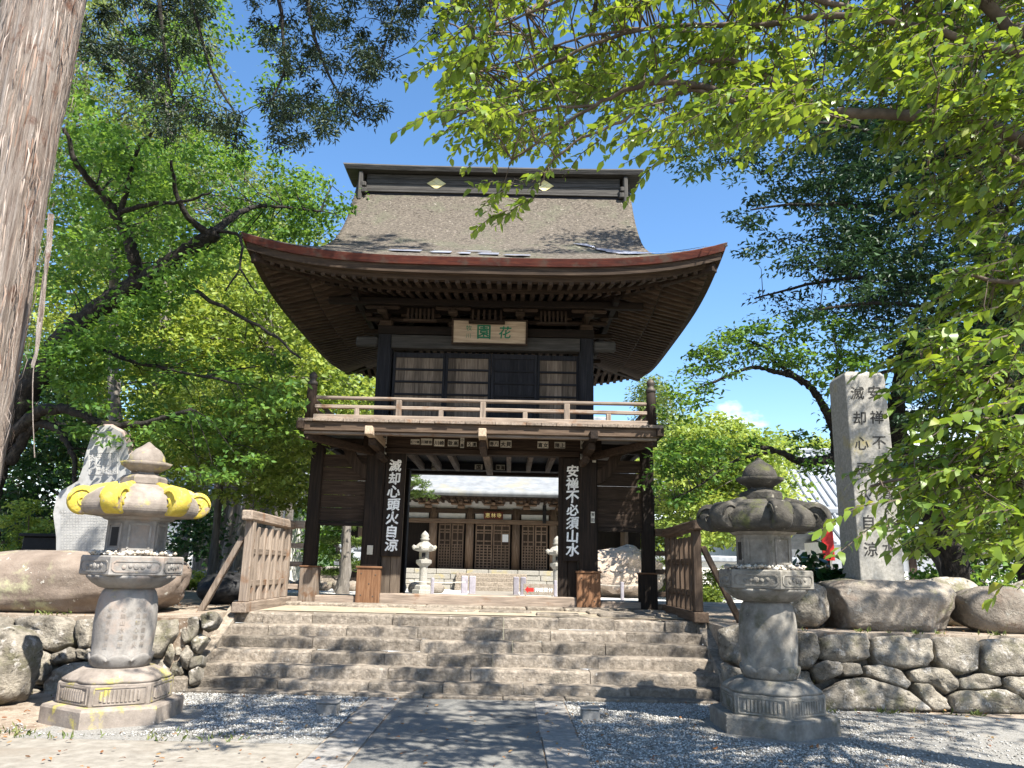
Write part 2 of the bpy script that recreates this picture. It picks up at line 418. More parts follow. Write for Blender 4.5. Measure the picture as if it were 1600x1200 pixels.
noisemat('kerb_stone', [(0.15, 0.14, 0.13), (0.22, 0.21, 0.195), (0.29, 0.275, 0.255)], 18, rough=0.9, bump=0.4, bscale=60, bdist=0.008, rand=0.12, blotch=[((0.13, 0.11, 0.085), 3, 0.55, 0.7)])
noisemat('forest_floor', [(0.06, 0.055, 0.03), (0.12, 0.10, 0.055), (0.17, 0.16, 0.08)], 2, rough=0.95, bump=0.5, rand=0, world=True, blotch=[((0.06, 0.11, 0.025), 0.5, 0.48, 0.6)])
noisemat('hill', [(0.03, 0.055, 0.02), (0.05, 0.08, 0.03), (0.08, 0.11, 0.05)], 0.6, rough=0.95, bump=0.5, rand=0, world=True)
noisemat('black_rock', [(0.008, 0.008, 0.009), (0.02, 0.02, 0.022), (0.05, 0.05, 0.05)], 5, rough=0.6, bump=0.7, bdist=0.03)
noisemat('tan_rock', [(0.26, 0.20, 0.15), (0.42, 0.335, 0.265), (0.52, 0.43, 0.35)], 2.2, (1, 1, 2), 0.95, 1.0, 6, 0.08, 0.1, blotch=[((0.16, 0.11, 0.08), 3, 0.56, 0.66)])
noisemat('black_board', [(0.008, 0.008, 0.009), (0.012, 0.012, 0.013), (0.02, 0.02, 0.02)], 5, rough=0.7, bump=0)
noisemat('iron', [(0.04, 0.035, 0.03), (0.07, 0.06, 0.05), (0.12, 0.09, 0.07)], 8, rough=0.6, bump=0.2, metal=0.3)
noisemat('bark_cedar', [(0.16, 0.11, 0.085), (0.30, 0.245, 0.205), (0.44, 0.38, 0.335)], 3.2, (8, 8, 0.30), 0.95, 1.0, None, 0.14, 0.05,
         blotch=[((0.17, 0.085, 0.055), 2.2, 0.56, 0.70)], pos=(0.34, 0.5, 0.64))
noisemat('bark_dark', [(0.010, 0.009, 0.008), (0.026, 0.022, 0.018), (0.06, 0.052, 0.042)], 6, (3, 3, 1.5), 0.95, 1.0, None, 0.07, 0.1, blotch=[((0.05, 0.055, 0.03), 3, 0.58, 0.7)])
noisemat('bark_grey', [(0.07, 0.06, 0.05), (0.13, 0.115, 0.10), (0.21, 0.19, 0.165)], 3, (6, 6, 0.7), 0.95, 0.8, None, 0.03, 0.2)
noisemat('twig_brown', [(0.05, 0.035, 0.025), (0.10, 0.075, 0.055), (0.17, 0.13, 0.10)], 6, rough=0.9, bump=0.3)
noisemat('pebble', [(0.36, 0.31, 0.25), (0.5, 0.45, 0.38), (0.6, 0.56, 0.5)], 1.0, rough=0.85, bump=0, rand=0)

def leafmat(name, cols, trans=0.35, rough=0.45, spec=0.35, tcol=None):
    m = bpy.data.materials.new(name); m.use_nodes = True
    nt = m.node_tree; N = nt.nodes; L = nt.links
    b = N['Principled BSDF']; out = N['Material Output']
    a = N.new('ShaderNodeAttribute'); a.attribute_name = 'lv'
    r = N.new('ShaderNodeValToRGB'); e = r.color_ramp.elements
    e[0].position = 0; e[0].color = (*cols[0], 1); e[1].position = 1; e[1].color = (*cols[-1], 1)
    for i, c in enumerate(cols[1:-1]):
        k = e.new((i + 1) / (len(cols) - 1)); k.color = (*c, 1)
    L.new(a.outputs['Fac'], r.inputs[0])
    L.new(r.outputs[0], b.inputs['Base Color'])
    b.inputs['Roughness'].default_value = rough; b.inputs['Specular IOR Level'].default_value = spec
    t = N.new('ShaderNodeBsdfTranslucent')
    h = N.new('ShaderNodeHueSaturation'); h.inputs['Hue'].default_value = 0.475; h.inputs['Saturation'].default_value = 1.1; h.inputs['Value'].default_value = 1.5
    L.new(r.outputs[0], h.inputs['Color']); L.new(h.outputs[0], t.inputs[0])
    mx = N.new('ShaderNodeMixShader'); mx.inputs[0].default_value = trans
    L.new(b.outputs[0], mx.inputs[1]); L.new(t.outputs[0], mx.inputs[2]); L.new(mx.outputs[0], out.inputs[0])
    M[name] = m
leafmat('leaf_cherry', [(0.06, 0.115, 0.018), (0.10, 0.175, 0.026), (0.15, 0.225, 0.035), (0.17, 0.26, 0.04), (0.20, 0.285, 0.045), (0.27, 0.28, 0.05)], 0.45, 0.36, 0.55)
leafmat('leaf_maple', [(0.0585, 0.1365, 0.0260), (0.0975, 0.2015, 0.0390), (0.1560, 0.2665, 0.0520)], 0.45, 0.5)
leafmat('leaf_bright', [(0.1320, 0.2040, 0.0420), (0.2160, 0.3000, 0.0600), (0.3120, 0.3720, 0.0900)], 0.42, 0.5)
leafmat('leaf_cypress', [(0.010, 0.022, 0.010), (0.018, 0.036, 0.014), (0.036, 0.060, 0.02)], 0.12, 0.6)
leafmat('leaf_cedar', [(0.0690, 0.1150, 0.0322), (0.1265, 0.1840, 0.0460), (0.1955, 0.2415, 0.0690)], 0.32, 0.6)
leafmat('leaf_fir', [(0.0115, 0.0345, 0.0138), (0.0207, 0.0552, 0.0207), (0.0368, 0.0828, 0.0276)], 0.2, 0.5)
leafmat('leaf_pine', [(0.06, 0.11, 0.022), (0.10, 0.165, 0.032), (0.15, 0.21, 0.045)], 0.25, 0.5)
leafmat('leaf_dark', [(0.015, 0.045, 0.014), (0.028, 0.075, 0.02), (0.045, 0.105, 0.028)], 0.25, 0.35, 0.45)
leafmat('leaf_dead', [(0.16, 0.06, 0.022), (0.25, 0.12, 0.045), (0.34, 0.22, 0.09)], 0.2, 0.7)
leafmat('grass', [(0.07, 0.10, 0.025), (0.12, 0.16, 0.04), (0.22, 0.23, 0.08)], 0.3, 0.6)
leafmat('gravel_stone', [(0.13, 0.12, 0.105), (0.26, 0.25, 0.23), (0.38, 0.37, 0.345), (0.50, 0.49, 0.465)], 0.0, 0.85, 0.2)
leafmat('pebbles', [(0.30, 0.25, 0.20), (0.45, 0.39, 0.31), (0.55, 0.5, 0.43), (0.6, 0.57, 0.52)], 0.0, 0.8, 0.2)
leafmat('bark_strip', [(0.17, 0.10, 0.07), (0.28, 0.22, 0.18), (0.38, 0.32, 0.28)], 0.0, 0.95, 0.1)

# ------------------------------------------------------------------ lettering
_dg = None
_glyph = {}
def glyph(ch, bold=0.02):
    key = (ch, bold)
    if key in _glyph: return _glyph[key]
    cu = bpy.data.curves.new('glyph', 'FONT'); cu.body = ch; cu.size = 1.0; cu.offset = bold
    cu.resolution_u = 2; cu.fill_mode = 'FRONT'
    ob = bpy.data.objects.new('glyph', cu); COL.objects.link(ob)
    dg = bpy.context.evaluated_depsgraph_get()
    me = bpy.data.meshes.new_from_object(ob.evaluated_get(dg))
    v = np.array([q.co[:] for q in me.vertices]) if len(me.vertices) else np.zeros((0, 3))
    f = [tuple(p.vertices) for p in me.polygons]
    bpy.data.objects.remove(ob); bpy.data.curves.remove(cu); bpy.data.meshes.remove(me)
    if len(v):
        lo, hi = v.min(0), v.max(0); sc = max(hi[0] - lo[0], hi[1] - lo[1])
        v = (v - (lo + hi) / 2) / sc
    _glyph[key] = (v, f)
    return v, f
def letter(mb, ch, c, ux, uz, size, bold=0.02, sx=1.0, shear=0.0, mi=0):
    """put one character on mb, centred at c, with unit axes ux (right) and uz (up)"""
    v, f = glyph(ch, 0.0)
    if not len(v): return
    ux = np.array(ux, float); uz = np.array(uz, float); c = np.array(c, float)
    nn = np.cross(ux, uz)                      # towards the reader
    k = 0
    offs = [(0, 0)] + ([(bold, 0), (-bold, 0), (0, bold), (0, -bold), (bold * .7, bold * .7), (-bold * .7, -bold * .7)] if bold > .005 else [])
    for ox, oz in offs:                        # brush-heavy strokes: the outline laid several times, each a hair proud of the last
        P = [c + ux * ((p[0] + ox) * size * sx + p[1] * shear * size) + uz * (p[1] + oz) * size + nn * (.0003 * k) for p in v]
        mb.add(P, f, mi); k += 1
# ------------------------------------------------------------------ ground, path, stairs, retaining walls
GX = -0.53                                   # centre line of gate and stairs
ZP = 0.93                                    # gate platform
ZC = 0.60                                    # courtyard behind the gate
def sheet(name, mat, polys, kind='structure', thick=0):
    b = MB()
    for poly in polys: b.add(poly, [tuple(range(len(poly)))])
    return tag(b.build(name, mat, origin=(0, 0, 0)), kind=kind)
def rect(x0, x1, y0, y1, z): return [(x0, y0, z), (x1, y0, z), (x1, y1, z), (x0, y1, z)]

sheet('ground', 'dirt', [rect(-60, 60, -30, 11.2, 0)])
b = MB()
Z9 = 0.90
b.add(rect(-60, -4.22, 10.62, 12.33, Z9), [(0, 1, 2, 3)])
b.add(rect(3.02, 60, 10.62, 12.33, Z9), [(0, 1, 2, 3)])
b.add(rect(-60, 60, 12.33, 20, Z9), [(0, 1, 2, 3)])
b.add([(-60, 20, Z9), (60, 20, Z9), (60, 22, ZC - .02), (-60, 22, ZC - .02)], [(0, 1, 2, 3)])
for x0, x1 in ((-60, -4.22), (3.02, 60)):
    b.add([(x0, 10.62, -.1), (x1, 10.62, -.1), (x1, 10.62, Z9), (x0, 10.62, Z9)], [(0, 1, 2, 3)])
b.add([(-4.22, 10.62, -.1), (-4.22, 12.33, -.1), (-4.22, 12.33, Z9), (-4.22, 10.62, Z9)], [(0, 1, 2, 3)])
b.add([(3.02, 12.33, -.1), (3.02, 10.62, -.1), (3.02, 10.62, Z9), (3.02, 12.33, Z9)], [(0, 1, 2, 3)])
tag(b.build('terrace', 'dirt', origin=(0, 0, 0)), kind='structure')
sheet('forest_ground', 'forest_floor', [rect(-900, 900, 22, 1500, ZC - .02)])
sheet('courtyard', 'courtyard', [rect(-30, 34, 21.5, 60, ZC)])
sheet('courtyard_path', 'pale_ground', [rect(GX - 1.0, GX + 1.0, 21.5, 35.8, ZC + .006)])
sheet('platform', 'floor_dirt', [rect(GX - 3.5, GX + 3.45, 12.5, 19.6, Z9 + .012)])
sheet('road', 'pale_ground', [rect(-60, -1.72, -30, 7.75, .004), rect(-1.72, 9, -30, 5.2, .004)])
sheet('path', 'asphalt', [rect(-1.30, 0.36, 3.4, 10.36, .010)])
sheet('gravel_bed', 'gravel_base', [[(-4.6, 7.75, .005), (-1.72, 7.75, .005), (-1.72, 10.42, .005), (-4.25, 10.42, .005)],
                                    [(0.75, 5.2, .005), (8.0, 5.2, .005), (8.0, 9.6, .005), (3.0, 10.42, .005), (0.75, 10.42, .005)]])
# path edging: flat kerb stones, one object each
edging = thing('path_edging', (GX, 7, 0), 'flat grey edging stones along both sides of the asphalt path', 'edging')
for x0, x1 in ((-1.70, -1.315), (0.375, 0.74)):
    y = 3.4
    while y < 10.3:
        l = min(random.uniform(1.1, 2.3), 10.36 - y)
        if 10.36 - (y + l) < .5: l = 10.36 - y
        MB().box(x0 + random.uniform(-.015, .01), x1 + random.uniform(-.01, .015), y + .006, y + l - .006, -.06, .016 + random.uniform(0, .008), .006).build('edging_stone', 'kerb_stone', edging)
        y += l

# stairs
stairs = thing('stone_staircase', (GX - .1, 11.5, 0), 'wide worn granite staircase of six steps leading up to the gate', 'stairs')
SX0, SX1 = -4.09, 2.88
joints = [[.16, .33, .47, .62, .82], [.165, .36, .52, .75], [.2, .345, .43, .56, .77], [.19, .41, .60, .66, .79], [.085, .25, .40, .58, .68, .84], [.06, .165, .34, .46, .58, .70, .82, .93]]
for i in range(6):
    y0 = 10.65 + .29 * i; z1 = .15 * (i + 1) + .006
    xs = [SX0 - .03 * 0] + [SX0 + (SX1 - SX0) * j for j in joints[i]] + [SX1]
    for a, c in zip(xs[:-1], xs[1:]):
        b = MB(); dy = random.uniform(-.022, .018); dz = random.uniform(-.012, .008)
        # block with slightly wavy worn nosing
        n = max(3, int((c - a) / .22))
        prof = [(0, -.16), (0, -.028), (.008, -.010), (.03, 0), (.36, 0)]
        P = []
        for k in range(n + 1):
            x = a + .004 + (c - a - .008) * k / n
            w = random.uniform(-.010, .010); hz = random.uniform(-.006, .005)
            e = .015 if k in (0, n) else 0
            P.append([(x, y0 + dy + q[0] + (w + e if q[0] < .02 else 0), z1 + dz + q[1] + (hz - e * .4 if q[1] > -.05 else 0)) for q in prof])
        b.grid(P, flip=True)
        b.add([P[0][j] for j in range(5)] + [(a + .004, y0 + .36, z1 - .16)], [(5, 4, 3, 2, 1, 0)])
        b.add([P[-1][j] for j in range(5)] + [(c - .004, y0 + .36, z1 - .16)], [(0, 1, 2, 3, 4, 5)])
        b.build('step_stone', 'stone_step', stairs, smooth=False)
x = SX0 - .1
while x < SX1 - .2:                           # low strip at the foot
    l = random.uniform(.6, 1.3); l = min(l, SX1 - x)
    MB().box(x + .005, x + l - .005, 10.42 + random.uniform(-.03, .02), 10.70, -.05, .035 + random.uniform(0, .012), .01).build('step_stone', 'stone_step', stairs)
    x += l
for sx in (-4.165, 2.965):                    # sloping side slabs
    MB().beam((sx, 10.62, .10), (sx, 11.5, .53), .19, .12, .012).build('side_slab', 'stone_step', stairs)
    MB().beam((sx, 11.51, .535), (sx, 12.48, 1.01), .19, .12, .012).build('side_slab', 'stone_step', stairs)
    MB().box(sx - .1, sx + .1, 10.40, 10.68, -.03, .19, .02).build('side_slab', 'stone_step', stairs)

# platform stones under the gate
plat = thing('platform_paving', (GX, 14, Z9), 'flat foundation and paving stones under the gate pillars', 'paving')
x = GX - 3.75
while x < GX + 3.7:
    l = random.uniform(.45, 1.2); l = min(l, GX + 3.75 - x)
    MB().box(x + .008, x + l - .008, 14.06 + random.uniform(-.05, .04), 14.42, Z9 - .05, ZP + .025 + random.uniform(-.01, .02), .02).build('paving_stone', 'stone_step', plat)
    x += l
for x0, y0, w, l in ((-1.0, 13.2, 1.0, .55), (0.06, 13.25, .9, .5), (1.9, 13.3, 1.0, .6), (2.7, 13.1, .8, .6), (-1.15, 13.85, .9, .18), (1.0, 12.62, .7, .4), (2.0, 12.65, .9, .5)):
    MB().box(GX + x0, GX + x0 + w - .02, y0, y0 + l - .02, Z9 - .05, Z9 + .035 + random.uniform(0, .015), .015).build('paving_stone', 'stone_step', plat)
for sx in (-2.0, 2.04):                       # round pillar base stones
    b = MB(); b.lathe([(.52, -.05), (.52, .025), (.46, .06), (.30, .07)], 18, (GX + sx, 14.36, ZP - .03), fn=lambda t, z: 1 + .06 * math.sin(3 * t + sx))
    b.build('base_stone', 'stone_step', plat, smooth=True)

# ---- retaining walls: every stone from its outline
def chaikin(p):
    q = []
    for i in range(len(p)):
        a, c = p[i], p[(i + 1) % len(p)]
        q += [a * .89 + c * .11, a * .62 + c * .38, a * .38 + c * .62, a * .11 + c * .89]
    return q
def wall_stone(poly, p0, n, parent, mat, bulge=.13, back=.22, name='stone', seed=0, shrink=1.0):
    rs = random.Random(seed * 31 + 5)
    n = np.array(n, float); n /= np.linalg.norm(n)
    P = [onP(x, y, p0, n) for x, y in poly]
    P = chaikin(P)
    c = sum(P) / len(P)
    rad = np.mean([np.linalg.norm(p - c) for p in P])
    bulge = min(bulge, rad * .55)
    off = n * rs.uniform(-.035, .04)
    tilt = np.array([rs.uniform(-.1, .1), 0, rs.uniform(-.12, .08)])
    rings = []
    sd = np.array([rs.uniform(-60, 60) for _ in range(3)])
    for sc, d in ((.985, -back), (shrink, -.05), (.985, bulge * .30), (.945, bulge * .66), (.85, bulge * .88), (.6, bulge * .98), (.3, bulge)):
        ring = []
        for p in P:
            q = c + (p - c) * sc
            dd = d
            if d > 0: dd = d + np.dot(q - c, tilt) * .8 + .075 * fnoise(q + sd, 5.0, 4) + .08 * fnoise(q + sd, 1.8, 2)
            ring.append(q + n * dd + off)
        rings.append(ring)
    k = len(P); b = MB(); vs = [q for r_ in rings for q in r_]; fs = []
    for i in range(len(rings) - 1):
        for j in range(k): fs.append((i * k + j, i * k + (j + 1) % k, (i + 1) * k + (j + 1) % k, (i + 1) * k + j))
    vs.append(c + n * (bulge + .075 * fnoise(c + sd, 5.0, 4) + .08 * fnoise(c + sd, 1.8, 2)) + off); t = len(vs) - 1; o = (len(rings) - 1) * k
    for j in range(k): fs.append((o + j, o + (j + 1) % k, t))
    b.add(vs, fs)
    return b.build(name, mat, parent, smooth=True)

NW = (0, -1, .28)
def cp(l, ox, oy, s): return [(ox + x / s, oy + y / s) for x, y in l]
rw = thing('retaining_wall', (5, 10.4, 0), 'dry stone retaining wall of rounded boulders under the inscribed pillar', 'wall')
RS = [[(145,455),(250,470),(275,590),(240,655),(155,650)],
 [(255,490),(330,465),(520,460),(555,520),(550,600),(430,625),(290,600)],
 [(562,480),(700,468),(900,488),(915,600),(880,640),(760,655),(600,640),(566,580)],
 [(910,475),(1080,480),(1152,510),(1160,660),(1060,690),(960,650),(920,600)],
 [(1158,488),(1412,488),(1560,490),(1560,690),(1412,695),(1200,690),(1167,650)],
 [(155,660),(230,660),(260,740),(230,780),(150,745)],
 [(235,645),(300,610),(382,620),(392,690),(290,730),(255,700)],
 [(392,622),(490,630),(512,690),(400,700)],
 [(512,640),(600,632),(720,660),(785,740),(760,770),(640,735),(520,690)],
 [(770,660),(850,640),(960,655),(1040,720),(1035,770),(990,795),(920,750),(790,725)],
 [(790,730),(880,735),(1000,820),(1000,880),(910,895),(840,840)],
 [(255,800),(400,715),(520,700),(650,740),(760,775),(840,850),(895,895),(255,895)],
 [(1045,710),(1150,675),(1275,700),(1280,750),(1200,770),(1050,770)],
 [(1290,700),(1412,700),(1560,700),(1560,830),(1412,820),(1300,760)],
 [(990,800),(1040,775),(1280,765),(1412,830),(1440,905),(1005,905)],
 [(1420,830),(1560,840),(1700,850),(1700,915),(1450,910)],
 [(1565,490),(1750,490),(1900,500),(1900,640),(1700,690),(1565,680)],
 [(1565,695),(1700,695),(1900,650),(1900,915),(1710,915),(1700,845),(1565,830)],
 [(-40,470),(30,455),(140,460),(150,560),(130,660),(-30,650)],
 [(-50,660),(140,670),(145,750),(100,800),(-50,800)],
 [(-60,810),(100,805),(230,790),(245,890),(-60,890)]]
for i, s in enumerate(RS): wall_stone(cp(s, 1200, 860, 3.53), (5, 10.28, 0), NW, rw, 'stone_wall', .16 if i in (11, 14) else .13, seed=i)
for i, s in enumerate([[(1119,985),(1150,975),(1195,985),(1195,1030),(1165,1045),(1125,1030)], [(1125,1034),(1165,1048),(1195,1035),(1195,1080),(1150,1085),(1130,1070)]]):
    wall_stone(s, (3.1, 10.5, 0), (-.35, -1, .2), rw, 'stone_wall', .12, seed=60 + i)

lw = thing('retaining_wall', (-5.5, 10.4, 0), 'sunlit dry stone retaining wall under the pale stele', 'wall')
LS = [[(-120,298),(0,295),(112,300),(106,490),(0,495),(-120,490)],
 [(115,300),(320,293),(500,295),(548,340),(530,490),(380,550),(220,500),(110,470)],
 [(552,320),(680,310),(670,420),(660,520),(570,530),(540,440)],
 [(-120,498),(0,500),(70,510),(100,600),(112,660),(60,700),(-120,700)],
 [(108,505),(220,503),(370,560),(380,660),(320,770),(240,790),(170,690),(100,600)],
 [(385,580),(520,512),(560,545),(550,600),(390,645)],
 [(562,530),(680,520),(680,610),(560,595)],
 [(320,780),(380,690),(480,630),(680,615),(760,650),(760,900),(600,930),(390,930),(310,905)],
 [(120,870),(190,780),(300,830),(290,900),(140,910)],
 [(690,320),(890,310),(1100,315),(1095,480),(1000,520),(690,520)],
 [(690,525),(1000,525),(1050,600),(1000,640),(690,640)],
 [(1105,322),(1310,305),(1295,420),(1240,480),(1165,590),(1060,580)],
 [(1312,308),(1440,290),(1442,380),(1390,470),(1330,490),(1302,420)],
 [(1450,282),(1569,262),(1590,300),(1550,370),(1470,400)],
 [(1180,600),(1240,480),(1262,560),(1225,645)],
 [(1250,478),(1305,430),(1332,492),(1300,572),(1265,572)],
 [(1300,575),(1350,490),(1402,560),(1352,680),(1312,660)],
 [(1040,605),(1150,590),(1210,660),(1210,730),(1060,720)],
 [(1380,480),(1442,415),(1505,440),(1425,555),(1395,545)],
 [(1215,725),(1240,625),(1300,600),(1325,700),(1290,735)],
 [(1245,732),(1362,740),(1358,850),(1245,850)], [(1370,690),(1450,650),(1440,760),(1375,800)],
 [(1390,590),(1470,570),(1460,645),(1375,675)]]
for i, s in enumerate(LS):
    p0, n = ((-5, 10.28, 0), NW)
    if i >= 11: p0, n = ((-4.6, 10.45, 0), (.12, -1, .22))
    wall_stone(cp(s, 0, 900, 4.615), p0, n, lw, 'stone_wall', .14, seed=100 + i)
tag(rock('boulder', 'stone_wall', (-6.02, 9.5, -.05), (.58, .42, .47), seed=4, n=4, sink=.08, boxy=.3), 'upright mossy boulder leaning at the foot of the sunlit wall', 'boulder')

# boulders on the terrace
tag(rock('pillar_base_boulder', 'stone_boulder', (5.46, 11.6, Z9 - .06), (.90, .66, .375), seed=8, n=5, boxy=.78, rough=.16), 'huge flat-topped boulder carrying the inscribed stone pillar', 'boulder')
tag(rock('boulder', 'stone_boulder', (7.05, 11.4, Z9 - .05), (.66, .5, .34), seed=12, n=4, rough=.14, boxy=.45), 'smooth rounded boulder sitting on the wall right of the inscribed pillar', 'boulder')
tag(rock('boulder', 'stone_wall', (6.95, 12.7, Z9 - .03), (.55, .5, .38), seed=13, n=4, boxy=.4), 'dim boulder behind the smooth rounded boulder and the inscribed pillar', 'boulder')
tag(rock('boulder', 'stone_wall', (8.4, 12.5, Z9 - .03), (.6, .5, .40), seed=23, n=3), 'shaded boulder at the far end of the stone wall', 'boulder')
tag(rock('boulder', 'stone_wall', (4.22, 11.45, Z9 - .03), (.36, .42, .36), seed=15, n=4, boxy=.3), 'dark pointed boulder between the shaded lantern and the inscribed pillar', 'boulder')
tag(rock('stele_base_boulder', 'stone_brown', (-6.55, 11.8, Z9 - .08), (1.75, 1.0, .46), seed=31, n=5, boxy=.55, rough=.13), 'huge brown lichen-spotted boulder carrying the pale stele', 'boulder')
tag(rock('boulder', 'black_rock', (-5.05, 14.2, Z9 - .02), (.5, .4, .3), seed=17, n=3), 'black rock in the shade beside the wooden brace', 'boulder')
# small concrete stubs in the gravel
for (x, y, w, lab) in ((-1.995, 9.3, .115, 'small concrete stub standing in the white gravel left of the path'), (0.958, 9.27, .10, 'low concrete stub in the dappled gravel right of the path')):
    t = MB().box(x - w, x + w, y - .1, y + .1, -.05, .115, .015); t.box(x - w - .01, x + w + .01, y - .11, y + .11, .116, .135, .01)
    tag(t.build('concrete_stub', 'kerb_stone'), lab, 'stub')

# ---- loose gravel, litter and weeds
def scatter_stones(name, mat, pos, size, flat=.6):
    n = len(pos); base = np.array([(1, 0, 0), (0, 1, 0), (-1, 0, 0), (0, -1, 0), (0, 0, 1), (0, 0, -1)], float)
    fs = np.array([(0, 1, 4), (1, 2, 4), (2, 3, 4), (3, 0, 4), (1, 0, 5), (2, 1, 5), (3, 2, 5), (0, 3, 5)])
    jit = base[None] * RNG.uniform(.6, 1.25, (n, 6, 1)) + RNG.uniform(-.15, .15, (n, 6, 3))
    jit *= size[:, None, None]; jit[:, :, 2] *= flat
    a = RNG.uniform(0, 6.28, n); ca, sa = np.cos(a)[:, None], np.sin(a)[:, None]
    x = jit[:, :, 0] * ca - jit[:, :, 1] * sa; y = jit[:, :, 0] * sa + jit[:, :, 1] * ca
    P = np.stack([x, y, jit[:, :, 2]], 2) + pos[:, None, :]
    F_ = fs[None] + (np.arange(n) * 6)[:, None, None]
    return npmesh(name, P.reshape(-1, 3), F_.reshape(-1, 3), np.repeat(RNG.random(n), 6), mat)
def npmesh(name, P, Fa, lv, mat, origin=None, parent=None, smooth=False):
    """mesh from numpy arrays; Fa (m,3) or (m,4); lv = per-vertex colour variation"""
    if origin is None: origin = np.array([P[:, 0].mean(), P[:, 1].mean(), P[:, 2].min()])
    me = bpy.data.meshes.new(name); k = Fa.shape[1]; nf = len(Fa)
    me.vertices.add(len(P)); me.vertices.foreach_set('co', (P - origin).astype(np.float32).ravel())
    me.loops.add(nf * k); me.loops.foreach_set('vertex_index', Fa.astype(np.int32).ravel())
    me.polygons.add(nf); me.polygons.foreach_set('loop_start', np.arange(0, nf * k, k, dtype=np.int32))
    try: me.polygons.foreach_set('loop_total', np.full(nf, k, dtype=np.int32))
    except Exception: pass
    at = me.attributes.new('lv', 'FLOAT', 'POINT'); at.data.foreach_set('value', lv.astype(np.float32))
    me.materials.append(M[mat]); me.update(calc_edges=True)
    if smooth: me.polygons.foreach_set('use_smooth', [True] * nf)
    o = bpy.data.objects.new(name, me); COL.objects.link(o); put(o, origin, parent)
    return o
def clear_of(p, cs):
    k = np.ones(len(p), bool)
    for (cx, cy, r) in cs: k &= (p[:, 0] - cx) ** 2 + (p[:, 1] - cy) ** 2 > r * r
    return p[k]
LANT = [(-4.12, 8.78, .86), (2.9, 8.95, .78)]
p1 = np.stack([RNG.uniform(-4.9, -1.72, 17000), RNG.uniform(7.9, 10.42, 17000), np.full(17000, .010)], 1)
p1 = p1[RNG.random(len(p1)) < np.clip((p1[:, 1] - 7.75) * 1.6, .12, 1) * np.clip((p1[:, 0] + 5.2) * 1.2, .1, 1)]
p2 = np.stack([RNG.uniform(.75, 5.2, 34000), RNG.uniform(5.6, 10.42, 34000), np.full(34000, .010)], 1)
p2 = p2[RNG.random(len(p2)) < np.clip((4.4 - p2[:, 0]) * .8, .12, 1)]
pp = clear_of(np.concatenate([p1, p2]), LANT)
tag(scatter_stones('gravel', 'gravel_stone', pp, RNG.uniform(.008, .018, len(pp))), 'loose white gravel at the foot of the stairs', 'gravel', kind='stuff')
# ------------------------------------------------------------------ the gate
gate = thing('temple_gate', (GX, 16.35, ZP), 'two-storey weathered wooden temple gate with curved bark roof and balcony', 'gate')
YF, YB, YC = 14.4, 18.0, 16.35               # front face of front pillars, back row, ridge line
def bx(x0, x1, y0, y1, z0, z1, ch=.01): return MB().box(GX + x0, GX + x1, y0, y1, z0, z1, ch)

